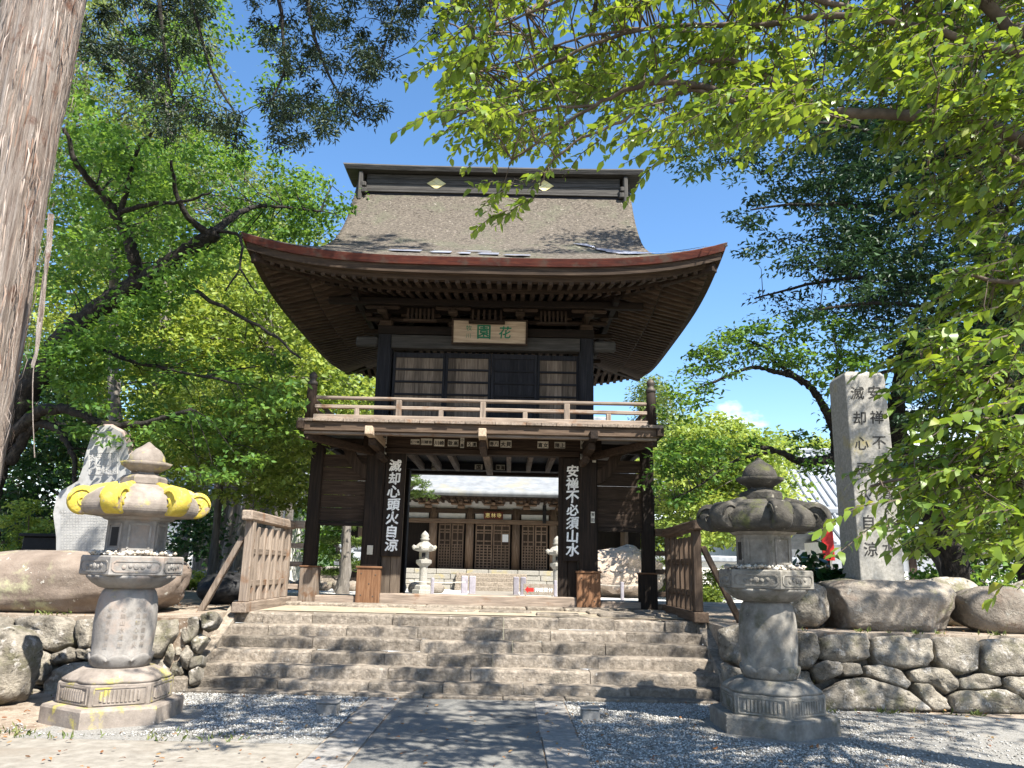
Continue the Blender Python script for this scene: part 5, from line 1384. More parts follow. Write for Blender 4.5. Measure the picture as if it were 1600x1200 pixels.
# roofed well house and side buildings
def gable_house(name, lab, cat, x0, x1, y0, y1, zw, zr, wallm, roofm, ov=.6, parts=True, nrow=0):
    h = thing(name, ((x0 + x1) / 2, (y0 + y1) / 2, ZC), lab, cat)
    MB().box(x0, x1, y0, y1, ZC - .05, zw, 0).build('wall', wallm, h)
    yc = (y0 + y1) / 2; b = MB(); P = []
    for i in range(13):
        u = i / 6 - 1; y = yc + u * ((y1 - y0) / 2 + ov); z = zr - (zr - zw) * (abs(u) ** .85) * (1 + .12)
        P.append([(x0 - ov + (x1 - x0 + 2 * ov) * j / 8, y, z) for j in range(9)])
    b.grid(P); r_ = b.build('roof', roofm, h, smooth=False); md = r_.modifiers.new('t', 'SOLIDIFY'); md.thickness = .14
    rr = MB(); n = int((x1 - x0 + 2 * ov) / .42)
    for i in range(n):                         # rolls of roof tile
        x = x0 - ov + .1 + (x1 - x0 + 2 * ov - .2) * i / max(1, n - 1)
        rr.tube([(x, P[k][0][1], P[k][0][2] + .05) for k in range(0, 7)], .07, 6)
    tag(rr.build('tile_roll', roofm, r_), kind='stuff')
    MB().tube([(x0 - ov, yc, zr + .08), (x1 + ov, yc, zr + .08)], .2, 8).build('ridge', roofm, r_)
    return h
gable_house('side_building', 'long building with blue-grey tiled roof behind the shaded lantern', 'building', 12.8, 30, 40, 50, 4.2, 8.6, 'plaster', 'roof_tile', 1.2)
h = gable_house('corridor_building', 'low white-walled corridor with pale tiled roof behind the shaded lantern', 'building', 13.6, 32, 33, 36, 3.0, 4.3, 'plaster', 'roof_tile', .6)
for i in range(6):
    MB().box(14.2 + i * 2.6, 14.5 + i * 2.6, 32.9, 32.99, ZC, 3.0, .01).build('post', 'brown_wood_z', h)
gable_house('priest_house', 'white plastered house half hidden behind the left trees', 'building', -22, -12.6, 44, 52, 5.2, 7.6, 'plaster', 'roof_tile', .9)
gable_house('garden_shelter', 'small garden shelter with grey tiled roof in the left bay view', 'shelter', -6.9, -5.9, 33.2, 34.2, 1.75, 2.25, 'dark_wood_z', 'roof_tile', .35)
gw = thing('garden_wall', (20, 37, ZC), 'low white plastered garden wall with tile coping beyond the tan rock', 'wall')
MB().box(4.6, 14, 38.6, 38.9, ZC - .05, 2.1, 0).build('wall_body', 'plaster', gw); MB().box(4.4, 14.2, 38.4, 39.1, 2.1, 2.4, .06).build('coping', 'roof_tile', gw)
# ------------------------------------------------------------------ trees and plants
def norm(a): return a / (np.linalg.norm(a, axis=-1, keepdims=True) + 1e-9)
LEAF6 = np.array([(0, 0, 0), (.30, .26, .05), (.30, -.26, .05), (.68, .20, .03), (.68, -.20, .03), (1.0, 0, -.06)])
TRI6 = np.array([(0, 2, 1), (1, 2, 4), (1, 4, 3), (3, 4, 5)])
LEAF4 = np.array([(0, 0, 0), (.45, .30, .06), (1.0, 0, -.05), (.45, -.30, .06)])
TRI4 = np.array([(0, 3, 2), (0, 2, 1)])
def leaf_arrays(pos, fwd_, upv, length, width=1.0, shape=6, lv=None):
    n = len(pos); f = norm(fwd_); s = norm(np.cross(upv, f)); u = np.cross(f, s)
    T, TR = (LEAF6, TRI6) if shape == 6 else (LEAF4, TRI4)
    cu = RNG.uniform(-1.2, 3.6, (n, 1, 1)); wd = RNG.uniform(.75, 1.2, (n, 1, 1))
    P = pos[:, None, :] + length[:, None, None] * (T[None, :, 0:1] * f[:, None, :] + T[None, :, 1:2] * width * wd * s[:, None, :] + T[None, :, 2:3] * cu * u[:, None, :])
    Fa = TR[None] + (np.arange(n) * len(T))[:, None, None]
    if lv is None: lv = RNG.random(n)
    return P.reshape(-1, 3), Fa.reshape(-1, 3), np.repeat(lv, len(T))
def merge(parts):
    Ps, Fs, Ls = [], [], []; o = 0
    for P, Fa, l in parts: Ps.append(P); Fs.append(Fa + o); Ls.append(l); o += len(P)
    return np.concatenate(Ps), np.concatenate(Fs), np.concatenate(Ls)
def inpoly(p, poly):
    x, y = p[:, 0], p[:, 1]; r_ = np.zeros(len(p), bool); j = len(poly) - 1
    for i in range(len(poly)):
        xi, yi = poly[i]; xj, yj = poly[j]
        c = ((yi > y) != (yj > y)) & (x < (xj - xi) * (y - yi) / (yj - yi + 1e-12) + xi)
        r_ ^= c; j = i
    return r_
def sample(poly, n, d0, d1, dfun=None):
    """n points whose picture lies in the polygon (photograph pixels), at distances d0..d1"""
    poly = np.array(poly, float); lo, hi = poly.min(0), poly.max(0); out = np.zeros((0, 2))
    while len(out) < n:
        q = RNG.uniform(lo, hi, (n * 3, 2)); out = np.concatenate([out, q[inpoly(q, poly)]])
    q = out[:n]; d = RNG.uniform(d0, d1, n)
    if dfun is not None: d = d + dfun(q)
    D = fw[None] + rt[None] * ((q[:, 0:1] - 800) / F) - up[None] * ((q[:, 1:2] - 600) / F)
    return CP[None] + D * (d / D[:, 1])[:, None]
def ell(c, r_, n):
    v = RNG.normal(size=(n, 3)); v = norm(v) * (RNG.random((n, 1)) ** .4); return np.array(c) + v * np.array(r_)
def smooth(pts, k=5):
    pts = [np.array(p, float) for p in pts]; out = []
    for i in range(len(pts) - 1):
        p0, p1, p2, p3 = pts[max(i - 1, 0)], pts[i], pts[i + 1], pts[min(i + 2, len(pts) - 1)]
        for t in np.linspace(0, 1, k, endpoint=False):
            out.append(.5 * ((2 * p1) + (-p0 + p2) * t + (2 * p0 - 5 * p1 + 4 * p2 - p3) * t * t + (-p0 + 3 * p1 - 3 * p2 + p3) * t ** 3))
    out.append(pts[-1]); return out
def limb(tree, pts, r0_, r1_, mat, name='limb', n=10, noise=.06, jit=0.0):
    """pts are (pixel x, pixel y, distance) or world points given as np arrays"""
    w = [onY(*p) if not isinstance(p, np.ndarray) else p for p in pts]
    big = r0_ > .09
    s = smooth(w, 9 if big else 5)
    if big: n = 20
    if jit: s = [s[0]] + [p + np.array([random.uniform(-jit, jit) for _ in range(3)]) for p in s[1:-1]] + [s[-1]]
    k = len(s); rad = [r0_ + (r1_ - r0_) * (i / (k - 1)) ** .8 for i in range(k)]
    b = MB().tube(s, rad, n, noise=noise, disp=.30 if big else 0); b.build(name, mat, tree, smooth=True)
    return s
def twigs(tree, cl, nodes, mat, frac=.5, rad=.012, maxd=3.0, name='twigs'):
    nodes = np.array(nodes); b = MB()
    for c in cl[RNG.random(len(cl)) < frac]:
        d = np.linalg.norm(nodes - c, axis=1); i = int(np.argmin(d))
        if d[i] > maxd or d[i] < .05: continue
        a = nodes[i]; mid = (a + c) / 2 + RNG.normal(size=3) * d[i] * .07 + np.array([0, 0, .08 * d[i]])
        r_ = rad * (.6 + .5 * min(d[i], 3))
        b.tube([a, mid * .5 + a * .5 + np.array([0, 0, .03]), mid, (mid + c) / 2 + RNG.normal(size=3) * .03, c], [r_, r_ * .8, r_ * .6, r_ * .45, r_ * .25], 4, cap=False)
    if b.v: tag(b.build(name, mat, tree, smooth=True), kind='stuff')
def clumps(cl, per, r_, flat, size, droop=.25, shape=4, width=1.0, bias=.5, sizevar=.35, hang=0.0, spread=None):
    """leaf faces spread round each clump centre"""
    n = len(cl) * per
    c = np.repeat(cl, per, 0); rr = np.repeat(RNG.uniform(.6, 1.3, len(cl)) * r_, per)
    v = norm(RNG.normal(size=(n, 3))) * (RNG.random((n, 1)) ** .5); v[:, 2] *= flat
    pos = c + v * rr[:, None]
    if hang: pos[:, 2] -= np.abs(RNG.normal(size=n)) * hang
    f = RNG.normal(size=(n, 3)) * .8 + v * .6; f[:, 2] = f[:, 2] * .5 - droop
    u = RNG.normal(size=(n, 3)) * bias; u[:, 2] += 1
    ln = size * RNG.uniform(1 - sizevar, 1 + sizevar, n)
    lv = np.clip(np.repeat(RNG.uniform(.15, .85, len(cl)), per) + RNG.normal(size=n) * .2, 0, 1)
    return leaf_arrays(pos, f, u, ln, width, shape, lv)
def tree(name, base, label, cat='tree', group=None): return thing(name, base, label, cat, group)
def crown(t, parts, mat, name='crown'):
    P, Fa, l = merge(parts)
    return npmesh(name, P, Fa, l, mat, parent=t)

# ---- 1. big cedar trunk in the foreground
ct = tree('cedar_tree', (-5.92, 8.0, 0), 'massive pale cedar trunk with peeling shaggy bark beside the lichened lantern')
nr = 132; rowz = np.linspace(-.1, 15, 110); b = MB(); P = []
ph = [random.uniform(0, 6) for _ in range(8)]
for z in rowz:
    r_ = .50 + .28 * math.exp(-max(z, 0) / .9) - .012 * z; cxx = -5.92 + .02 * z; cyy = 8.0
    row = []
    for k in range(nr + 1):
        a = 2 * math.pi * k / nr
        rr = r_ * (1 + .05 * math.sin(7 * a + ph[0] + .3 * z) + .05 * math.sin(3 * a + ph[3]) + .11 * mnoise.fractal(Vector((3.4 * math.cos(a), 3.4 * math.sin(a), z * .32)), .8, 2.2, 5) + .05 * mnoise.fractal(Vector((9 * math.cos(a), 9 * math.sin(a), z * .5 + 7)), .8, 2.0, 4))
        row.append((cxx + rr * math.cos(a), cyy + rr * math.sin(a), z))
    P.append(row)
b.grid(P); b.build('trunk', 'bark_cedar', ct, smooth=True)
n = 1500; za = RNG.uniform(.3, 12, n); aa = RNG.uniform(-2.9, .6, n); ra = .50 + .28 * np.exp(-za / .9) - .012 * za + .012
pos = np.stack([-5.92 + .02 * za + ra * np.cos(aa), 8 + ra * np.sin(aa), za], 1)
f = np.stack([.05 * np.cos(aa) + RNG.normal(size=n) * .03, .05 * np.sin(aa) + RNG.normal(size=n) * .03, -np.ones(n)], 1)
u = np.stack([np.cos(aa), np.sin(aa), np.zeros(n)], 1)
crown(ct, [leaf_arrays(pos, f, u, RNG.uniform(.15, .6, n), .055, 6)], 'bark_strip', 'bark_strips')['kind'] = 'stuff'
for pts in ([(80, 335, 7.6), (70, 440, 7.52), (60, 520, 7.5), (51, 600, 7.5), (54, 715, 7.5)], [(70, 430, 7.54), (58, 540, 7.5), (50, 575, 7.5)]):
    w = [onY(*p) for p in pts]; b = MB(); k = len(w)
    b.tube(smooth(w, 4), [.028 if i < 4 else .016 if i < 8 else .005 for i in range(4 * (k - 1) + 1)], 5, noise=.5); b.build('hanging_bark', 'bark_cedar', ct)
hg = []
A1 = [(150,-300),(360,-300),(345,-20),(335,50),(300,110),(330,150),(398,200),(385,228),(330,205),(285,225),(230,180),(170,110),(120,60),(100,-60)]
B1 = [(370,-260),(800,-260),(750,-40),(740,35),(690,38),(655,70),(640,100),(610,120),(600,165),(575,205),(540,190),(510,200),(470,240),(440,235),(412,185),(425,130),(415,70),(385,35)]
ca = sample(A1, 150, 8.5, 11.0); cb = np.concatenate([sample(B1, 300, 9.0, 11.5), sample([(640,-260),(900,-260),(880,-60),(740,-50)], 50, 10.5, 11.5)])
nodes = []
for pts in ([(90, -500, 8.2), (200, -200, 8.8), (290, -20, 9.3), (330, 110, 9.6), (370, 180, 9.6)], [(110, -700, 8.2), (300, -300, 9), (425, -30, 9.8), (442, 60, 10), (444, 110, 10), (420, 165, 10)],
            [(300, -420, 8.8), (460, -120, 9.8), (480, 0, 10), (492, 60, 10.2), (520, 130, 10.3), (560, 185, 10.4)], [(350, -480, 9), (600, -200, 10), (640, -60, 10.4), (610, 40, 10.6), (590, 110, 10.6)],
            [(350, -500, 9), (650, -260, 10), (720, -100, 10.5), (735, 20, 10.5)], [(350, -500, 9), (700, -240, 10.5), (850, -120, 11)], [(200, -260, 8.9), (240, -60, 9.2), (255, 60, 9.4), (268, 150, 9.5)]):
    nodes += limb(ct, pts, .05, .012, 'bark_dark', n=6)
twigs(ct, np.concatenate([ca, cb]), nodes, 'bark_dark', .45, .007, 2.2)
crown(ct, [clumps(ca, 110, .19, .5, .085, .55, 4, .42, .9, hang=.08), clumps(cb, 110, .19, .5, .085, .55, 4, .42, .9, hang=.08)], 'leaf_cypress')

# ---- 2. leaning cherry on the left
t = tree('cherry_tree', V3(np.append(onY(-60, 900, 13)[:2], Z9)), 'old leaning cherry tree with a thick dark mossy limb behind the stele')
LM = 'bark_dark'
b0 = onY(-40, 905, 13); b0[2] = Z9 - .05
nodes = limb(t, [b0, (-30, 780, 13), (5, 680, 13), (45, 605, 13), (110, 520, 12.9), (185, 462, 12.8), (245, 425, 12.6), (300, 388, 12.4), (338, 362, 12.3)], .31, .11, LM, 'trunk', 14, .1)
for pts, r0_, r1_ in (([(215, 440, 12.7), (208, 395, 12.5), (185, 345, 12.3), (158, 300, 12.0), (125, 265, 11.6), (100, 200, 11.2)], .13, .03), ([(185, 350, 12.3), (200, 290, 12), (215, 235, 11.6), (240, 200, 11.3)], .06, .02),
                      ([(332, 366, 12.3), (360, 342, 12.6), (385, 328, 13.0), (430, 322, 13.6), (500, 330, 14)], .08, .02), ([(325, 365, 12.3), (298, 345, 12), (275, 300, 11.7), (268, 250, 11.4)], .08, .02),
                      ([(190, 330, 12.2), (240, 318, 12), (290, 315, 11.6), (330, 300, 11.3)], .05, .015), ([(340, 362, 12.3), (375, 370, 12.2), (374, 420, 12), (352, 455, 11.9)], .035, .012), ([(375, 420, 12), (405, 462, 11.9)], .02, .008),
                      ([(10, 690, 13), (60, 645, 12.6), (110, 640, 12.4), (160, 662, 12.2), (230, 660, 12), (300, 640, 11.8)], .12, .03), ([(15, 720, 13), (55, 665, 12.8), (90, 672, 12.6), (112, 705, 12.5), (118, 760, 12.4)], .10, .03),
                      ([(250, 420, 12.6), (330, 470, 12.3), (420, 520, 12), (470, 560, 11.8)], .05, .015), ([(110, 520, 12.9), (190, 560, 12.5), (280, 580, 12.2), (370, 600, 11.9)], .05, .015)):
    nodes += limb(t, pts, r0_, r1_, LM, jit=.02)
C2 = [(85,190),(200,200),(290,235),(380,235),(470,265),(545,295),(550,335),(500,365),(430,370),(380,400),(300,430),(290,400),(240,380),(205,420),(190,350),(140,420),(80,470),(70,330)]
C2b = [(100,560),(200,520),(330,520),(430,560),(470,640),(430,730),(330,750),(230,700),(120,690),(70,640)]
c1 = sample(C2, 200, 11, 14.2, lambda q: np.clip((q[:, 0] - 240) / 60, 0, 2.4)); c2 = sample(C2b, 105, 11.5, 14.5)
c3 = np.concatenate([ell(onY(260, 130, 13.5), (3.5, 2, 1.6), 60), sample([(60,560),(150,500),(250,430),(330,400),(300,450),(200,520),(110,620)], 64, 11.4, 12.4)])
twigs(t, np.concatenate([c1, c2]), nodes, LM, .5, .009, 2.5)
crown(t, [clumps(c1, 60, .42, .32, .105, .2, 6, .95), clumps(c2, 60, .42, .3, .105, .2, 6, .95), clumps(c3, 50, .4, .35, .10, .2, 4)], 'leaf_maple')

# ---- 3. broad-leaved and conifer trees in the left background
def bg_tree(name, label, base, polys, mats, per, rad, size, flat=.5, trunk=None, tm='bark_grey', group=None, n=None, width=1.0, shape=4, tw=.25, tr=.25, droop=.25, hang=0.0, bias=.6):
    b0 = np.array([base[0], base[1], (ZC if base[1] > 21 else Z9) - .05])
    t = tree(name, V3(b0), label, group=group); parts = []; cs = []
    for poly, cnt, d0, d1 in polys:
        c = sample(poly, cnt, d0, d1); cs.append(c); parts.append(clumps(c, per, rad, flat, size, droop, shape, width, bias, hang=hang))
    allc = np.concatenate(cs); top = allc.mean(0); zt = allc[:, 2].max()
    pts = [b0, b0 * .6 + np.array([base[0] + .1, base[1], b0[2] + (zt - b0[2]) * .35]) * .4, np.array([base[0] * .8 + top[0] * .2, base[1] * .8 + top[1] * .2, b0[2] + (zt - b0[2]) * .5]), np.array([base[0] * .5 + top[0] * .5, base[1] * .5 + top[1] * .5, b0[2] + (zt - b0[2]) * .68])]
    nd = limb(t, pts, tr, tr * .2, tm, 'trunk', 10, .08)
    if tw: twigs(t, allc, nd, tm, tw, tr * .07, 9)
    crown(t, parts, mats); return t
bg_tree('cedar_tree', 'sunlit yellow-green cedar rising behind the leaning cherry', (-9.8, 21), [([(95,-60),(330,-60),(345,150),(360,260),(300,330),(200,420),(100,420),(85,200)], 240, 20, 25)], 'leaf_cedar', 70, .75, .20, .6, width=.5, tr=.3, droop=.5, hang=.25)
bg_tree('broadleaf_tree', 'bright sunlit broadleaf tree filling the view left of the gate roof', (-7.5, 24), [([(330,400),(400,380),(520,430),(560,540),(600,600),(590,700),(480,720),(360,700),(260,640),(230,520)], 330, 20, 26)], 'leaf_bright', 70, .75, .17, .45, tr=.3)
bg_tree('broadleaf_tree', 'bright yellow-green tree behind the lower branches of the leaning cherry', (-12.5, 23), [([(60,420),(240,440),(330,520),(330,700),(210,740),(60,720)], 260, 20, 25)], 'leaf_bright', 70, .75, .17, .45, tr=.28)
bg_tree('maple_tree', 'green layered maple hanging over the cedar grove left of the gate', (-6.2, 16.5), [([(200,640),(300,590),(420,600),(480,660),(482,760),(440,800),(380,780),(300,790),(230,760)], 170, 14.5, 17.5)], 'leaf_bright', 60, .5, .12, .28, width=.95, tr=.14)
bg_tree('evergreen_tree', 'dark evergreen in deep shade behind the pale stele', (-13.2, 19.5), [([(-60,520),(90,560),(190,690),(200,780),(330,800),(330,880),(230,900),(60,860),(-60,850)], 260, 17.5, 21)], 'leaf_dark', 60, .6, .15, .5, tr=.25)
bg_tree('conifer_tree', 'feathery light green conifer just left of the upper storey', (-5.6, 27), [([(480,540),(545,540),(600,590),(590,690),(540,760),(440,760),(430,700),(470,640)], 190, 25, 29)], 'leaf_bright', 70, .7, .19, .5, width=.5, tr=.25, hang=.3)
bg_tree('conifer_tree', 'tall dark conifer far behind the leaning cherry', (-17, 32), [([(-60,-80),(110,-80),(110,300),(80,560),(-60,600)], 240, 28, 34)], 'leaf_cedar', 60, 1.2, .30, .6, width=.5, tr=.4, hang=.4)
bg_tree('conifer_tree', 'tall sunlit conifer far behind the gate on the left', (-12, 40), [([(140,200),(330,180),(480,300),(560,420),(560,560),(420,640),(240,640),(120,560)], 420, 34, 44)], 'leaf_cedar', 60, 1.3, .32, .6, width=.55, tr=.45, hang=.4)
bg_tree('conifer_tree', 'dense green conifer filling the gap beside the priest house', (-8, 47), [([(400,560),(660,560),(690,700),(690,860),(560,880),(420,860),(380,760)], 330, 44, 52)], 'leaf_maple', 60, 1.3, .34, .6, width=.7, tr=.45)
# cedar grove
for i, (px_, Y, r_) in enumerate(((319, 27.5, .17), (333, 30, .30), (352, 29.5, .25), (369, 28.6, .22), (389, 30.5, .27), (402, 33, .22), (303, 32, .22), (277, 34, .25), (441, 33, .2))):
    q = onY(px_, 930, Y); base = np.array([q[0], Y, ZC - .05]); lean = random.uniform(-.25, .35)
    t = tree('cedar_tree', V3(base), 'straight grey cedar trunk in the shady grove left of the gate', group='cedars of the grove')
    limb(t, [base, base + np.array([.1 * lean, 0, 2.5]), base + np.array([lean, 0, 7]), base + np.array([lean * 1.6, 0, 13])], r_ * 1.15, r_ * .5, 'bark_grey', 'trunk', 10, .06)
    cl = ell(base + np.array([lean * 1.4, 0, 10.5]), (1.7, 1.7, 4.5), 70)
    crown(t, [clumps(cl, 45, .8, .6, .30, .5, 4, .5, .8, hang=.3)], 'leaf_cedar')
q = onY(180, 700, 15.2)
t = tree('young_tree', (q[0], 15.2, Z9 - .05), 'thin straight trunk standing right behind the stele'); limb(t, [np.array([q[0], 15.2, Z9 - .05]), (180, 720, 15.2), (178, 620, 15.2), (176, 500, 15.2), (180, 380, 15)], .16, .08, 'bark_grey', 'trunk', 10)
cl = sample([(120,300),(260,300),(270,470),(130,480)], 50, 14.5, 16.5); crown(t, [clumps(cl, 50, .5, .35, .12, .2, 4)], 'leaf_maple')
# shrub by the left edge
def shrub(name, label, c, r_, mat, n=60, per=45, size=.07, rad=.16, width=.9, shape=4, group=None):
    t = tree(name, (c[0], c[1], c[2] - .03), label, 'shrub', group); b = MB()
    for k in range(7):
        a = random.uniform(0, 6.28); b.tube([(c[0], c[1], c[2] - .03), (c[0] + .4 * r_[0] * math.cos(a), c[1] + .4 * r_[1] * math.sin(a), c[2] + r_[2]), (c[0] + .75 * r_[0] * math.cos(a), c[1] + .75 * r_[1] * math.sin(a), c[2] + 1.6 * r_[2])], [.03, .02, .008], 5)
    tag(b.build('stem', 'twig_brown', t), kind='stuff'); cl = ell((c[0], c[1], c[2] + r_[2]), r_, n)
    crown(t, [clumps(cl, per, rad, .5, size, .2, shape, width)], mat, 'foliage')
q = onY(40, 830, 15.5); shrub('shrub', 'bright green spreading shrub above the black cabinet', (q[0], 15.8, Z9), (1.25, .7, .95), 'leaf_bright', 90, 50, .09, .2)
q = onY(1275, 890, 12.2); shrub('broadleaf_shrub', 'dark glossy shrub between the shaded lantern and the inscribed pillar', (q[0], 12.3, Z9), (.48, .4, .55), 'leaf_dark', 46, 14, .17, .2, 1.35, 6)
q = onY(360, 880, 26); shrub('shrub', 'low sunlit shrub at the foot of the cedar grove', (-10.2, 25.5, ZC), (.9, .5, .35), 'leaf_bright', 50, 40, .10, .2)
for px_, Y, w, h, lab in ((1010, 36, 2.2, .9, 'rounded bright shrub beyond the right bay of the gate'), (1120, 34, 1.2, .6, 'low yellow-green shrub behind the shaded wing fence'), (1100, 24, .5, .28, 'small yellow shrub on the courtyard edge behind the shaded brace')):
    q = onY(px_, 900, Y); shrub('shrub', lab, (q[0], Y, ZC), (w, w * .6, h), 'leaf_bright', 60, 45, .12, .3)

# cloud-pruned pines
def pads(t, specs, mat, size, per=90, width=.22):
    parts = []
    for (c, r_) in specs:
        n = 26; v = norm(RNG.normal(size=(n, 3))) * (RNG.random((n, 1)) ** .5) * np.array([r_, r_ * .8, r_ * .32]); parts.append(clumps(np.array(c) + v, per // 3, r_ * .28, .5, size, -.5, 4, width, .9))
    crown(t, parts, mat)
for px_, Y, ht, sp, lab in ((528, 29, 2.6, [(548, 822, .5), (520, 845, .45), (562, 850, .6), (535, 872, .55), (565, 885, .6), (515, 895, .5)], 'cloud-pruned pine seen under the left bay of the gate'),
                        (622, 33, 5.0, [(648, 757, .7), (655, 772, .75), (640, 745, .6)], 'bright pine branch hanging left of the hall roof'),
                        (1468, 15.5, 2.6, [(1470, 838, .55), (1440, 852, .45), (1510, 830, .6), (1560, 838, .7), (1590, 855, .6), (1490, 862, .5), (1540, 812, .5)], 'low pine with flat bright pads and bare limbs behind the boulders')):
    zb_ = ZC if Y > 21 else Z9; q = onY(px_, 900, Y); base = np.array([q[0], Y, zb_ - .05])
    t = tree('pine_tree', V3(base), lab)
    cs = [(onY(a, b_, Y + random.uniform(-.4, .4)), r_) for a, b_, r_ in sp]; top = max(c[0][2] for c in cs)
    nd = limb(t, [base, base + np.array([.12, 0, (top - zb_) * .4]), base + np.array([-.1, 0, (top - zb_) * .75]), cs[0][0]], .15 if Y < 20 else .12, .05, 'bark_grey', 'trunk', 9)
    for c, r_ in cs[1:]:
        i = int(np.argmin([abs(p[2] - c[2] + .2) for p in nd])); limb(t, [nd[i], (nd[i] + c) / 2 + np.array([0, 0, -.08]), c], .045, .02, 'bark_grey', n=6)
    pads(t, cs, 'leaf_pine', .09 if Y < 20 else .16)

# ---- 4. right background
bg_tree('broadleaf_tree', 'sunlit yellow-green tree right of the gate behind the shaded wing fence', (11, 31), [([(1030,680),(1100,640),(1200,680),(1250,740),(1230,830),(1100,850),(1030,830)], 260, 28, 33)], 'leaf_bright', 70, .8, .20, .45, tr=.25)
bg_tree('broadleaf_tree', 'pale green tree filling the view through the right bay', (6.6, 41.5), [([(900,750),(1030,700),(1180,700),(1180,840),(1010,870),(900,860)], 260, 39.5, 44)], 'leaf_bright', 60, 1.0, .26, .45, tr=.3)
bg_tree('broadleaf_tree', 'round-topped yellowish tree over the blue-grey tiled roof', (19.5, 53), [([(1180,700),(1230,680),(1310,690),(1420,720),(1420,800),(1300,770),(1200,740)], 160, 51, 56)], 'leaf_bright', 60, 1.2, .30, .5, tr=.35)
bg_tree('conifer_tree', 'tall distant conifer showing right of the balcony', (14, 60), [([(1000,600),(1022,590),(1045,610),(1062,660),(1060,720),(985,720),(1000,650)], 130, 58, 63)], 'leaf_cedar', 60, 1.2, .34, .6, width=.6, tr=.4)
bg_tree('broadleaf_tree', 'shadowy trees along the right edge behind the pine', (16, 21), [([(1400,740),(1660,640),(1660,930),(1440,930)], 200, 18, 22)], 'leaf_maple', 60, .6, .17, .5, tr=.25)
# cherry with dark limbs between lantern and inscribed pillar
b0 = np.array([8.15, 14.4, Z9 - .05]); t = tree('cherry_tree', V3(b0), 'cherry with bare dark curving limbs right of the gate behind the inscribed pillar')
nodes = limb(t, [b0, b0 + np.array([-.05, -.1, 1.1]), (1420, 730, 14.2), (1400, 640, 14), (1430, 520, 13.6)], .26, .12, 'bark_dark', 'trunk', 12)
for pts, r0_, r1_ in (([(1420, 735, 14.2), (1350, 712, 14), (1305, 716, 13.9), (1255, 722, 13.8), (1215, 705, 13.7), (1170, 695, 13.6)], .16, .03), ([(1308, 712, 13.9), (1302, 668, 13.8), (1280, 625, 13.7), (1255, 595, 13.6), (1215, 582, 13.5), (1170, 575, 13.4), (1110, 600, 13.2)], .10, .02),
                      ([(1302, 668, 13.8), (1290, 640, 13.8), (1268, 605, 13.9), (1240, 585, 14), (1200, 560, 14)], .08, .02), ([(1255, 600, 13.7), (1230, 580, 13.8), (1200, 545, 14), (1160, 530, 14)], .05, .015),
                      ([(1215, 705, 13.7), (1150, 720, 13.5), (1090, 760, 13.3), (1050, 780, 13.2)], .03, .01), ([(1302, 670, 13.8), (1300, 640, 13.7), (1310, 560, 13.6)], .05, .02), ([(1300, 712, 13.9), (1290, 745, 13.8)], .02, .008)):
    nodes += limb(t, pts, r0_, r1_, 'bark_dark', jit=.01)
c1 = sample([(1065,590),(1090,540),(1180,500),(1310,490),(1400,560),(1320,640),(1240,580),(1180,570),(1110,610),(1060,660),(1030,650)], 130, 12.6, 15)
c2 = sample([(1030,690),(1100,680),(1200,690),(1180,720),(1060,790),(1030,770)], 46, 12.8, 14)
c3 = sample([(1230,690),(1310,640),(1310,700),(1320,760),(1250,760)], 14, 13.5, 15)
twigs(t, np.concatenate([c1, c2, c3]), nodes, 'bark_dark', .6, .007, 2.5)
crown(t, [clumps(c1, 40, .34, .32, .10, .2, 6, .95), clumps(c2, 40, .34, .32, .10, .2, 6, .95), clumps(c3, 40, .34, .32, .10, .2, 6)], 'leaf_maple')
# tall dark tree on the right
b0 = np.array([9.2, 13.6, Z9 - .05]); t = tree('fir_tree', V3(b0), 'tall dark green fir rising behind the inscribed pillar')
nodes = limb(t, [b0, b0 + np.array([0, 0, 5]), b0 + np.array([-.2, 0, 10]), b0 + np.array([-.3, 0, 17])], .42, .12, 'bark_dark', 'trunk', 12)
for z, dx, dy, L_ in ((4.2, -1, -.1, 3.2), (5.2, -1, -.35, 4.2), (6.2, -1, .2, 4.4), (7.2, -1, -.2, 5.0), (8.2, -1, -.5, 5.0), (9.2, -1, -.15, 5.2), (10.2, -1, -.4, 4.6), (11.5, -.9, -.5, 4.4), (13, -.9, -.4, 4), (7, -.3, -1, 3.5), (9, -.2, -1, 3.5), (11, -.1, -1, 3)):
    p0 = b0 + np.array([-.1, 0, z]); d = np.array([dx, dy, 0]) / math.hypot(dx, dy)
    nodes += limb(t, [p0, p0 + d * L_ * .35 + np.array([0, 0, .25]), p0 + d * L_ * .7 + np.array([0, 0, .2]), p0 + d * L_ + np.array([0, 0, -.1])], .08, .015, 'bark_dark', n=6, jit=.02)
D1 = [(1060,235),(1140,190),(1230,150),(1400,110),(1660,100),(1660,640),(1520,600),(1440,560),(1330,540),(1240,500),(1170,470),(1105,500),(1110,488),(1190,455),(1260,430),(1190,405),(1150,395),(1215,360),(1150,345),(1115,325),(1180,300),(1130,285),(1065,275)]
D2 = [(1280,180),(1660,150),(1660,600),(1500,580),(1350,500),(1290,420),(1260,300)]
c1 = sample(D1, 340, 11.5, 16); c2 = sample(D2, 520, 12, 18); c3 = ell((8.9, 13.8, 13.5), (3.0, 3.0, 4.0), 240); c4 = np.concatenate([ell((4.6, 11.9, 13.0), (1.5, .9, .6), 34), ell((3.4, 11.0, 12.2), (1.2, .5, .5), 16)]); c2 = np.concatenate([c2, sample([(1400,520),(1660,500),(1660,800),(1430,780)], 170, 12, 16)])
twigs(t, np.concatenate([c1, c2]), nodes, 'bark_dark', .4, .008, 1.1)
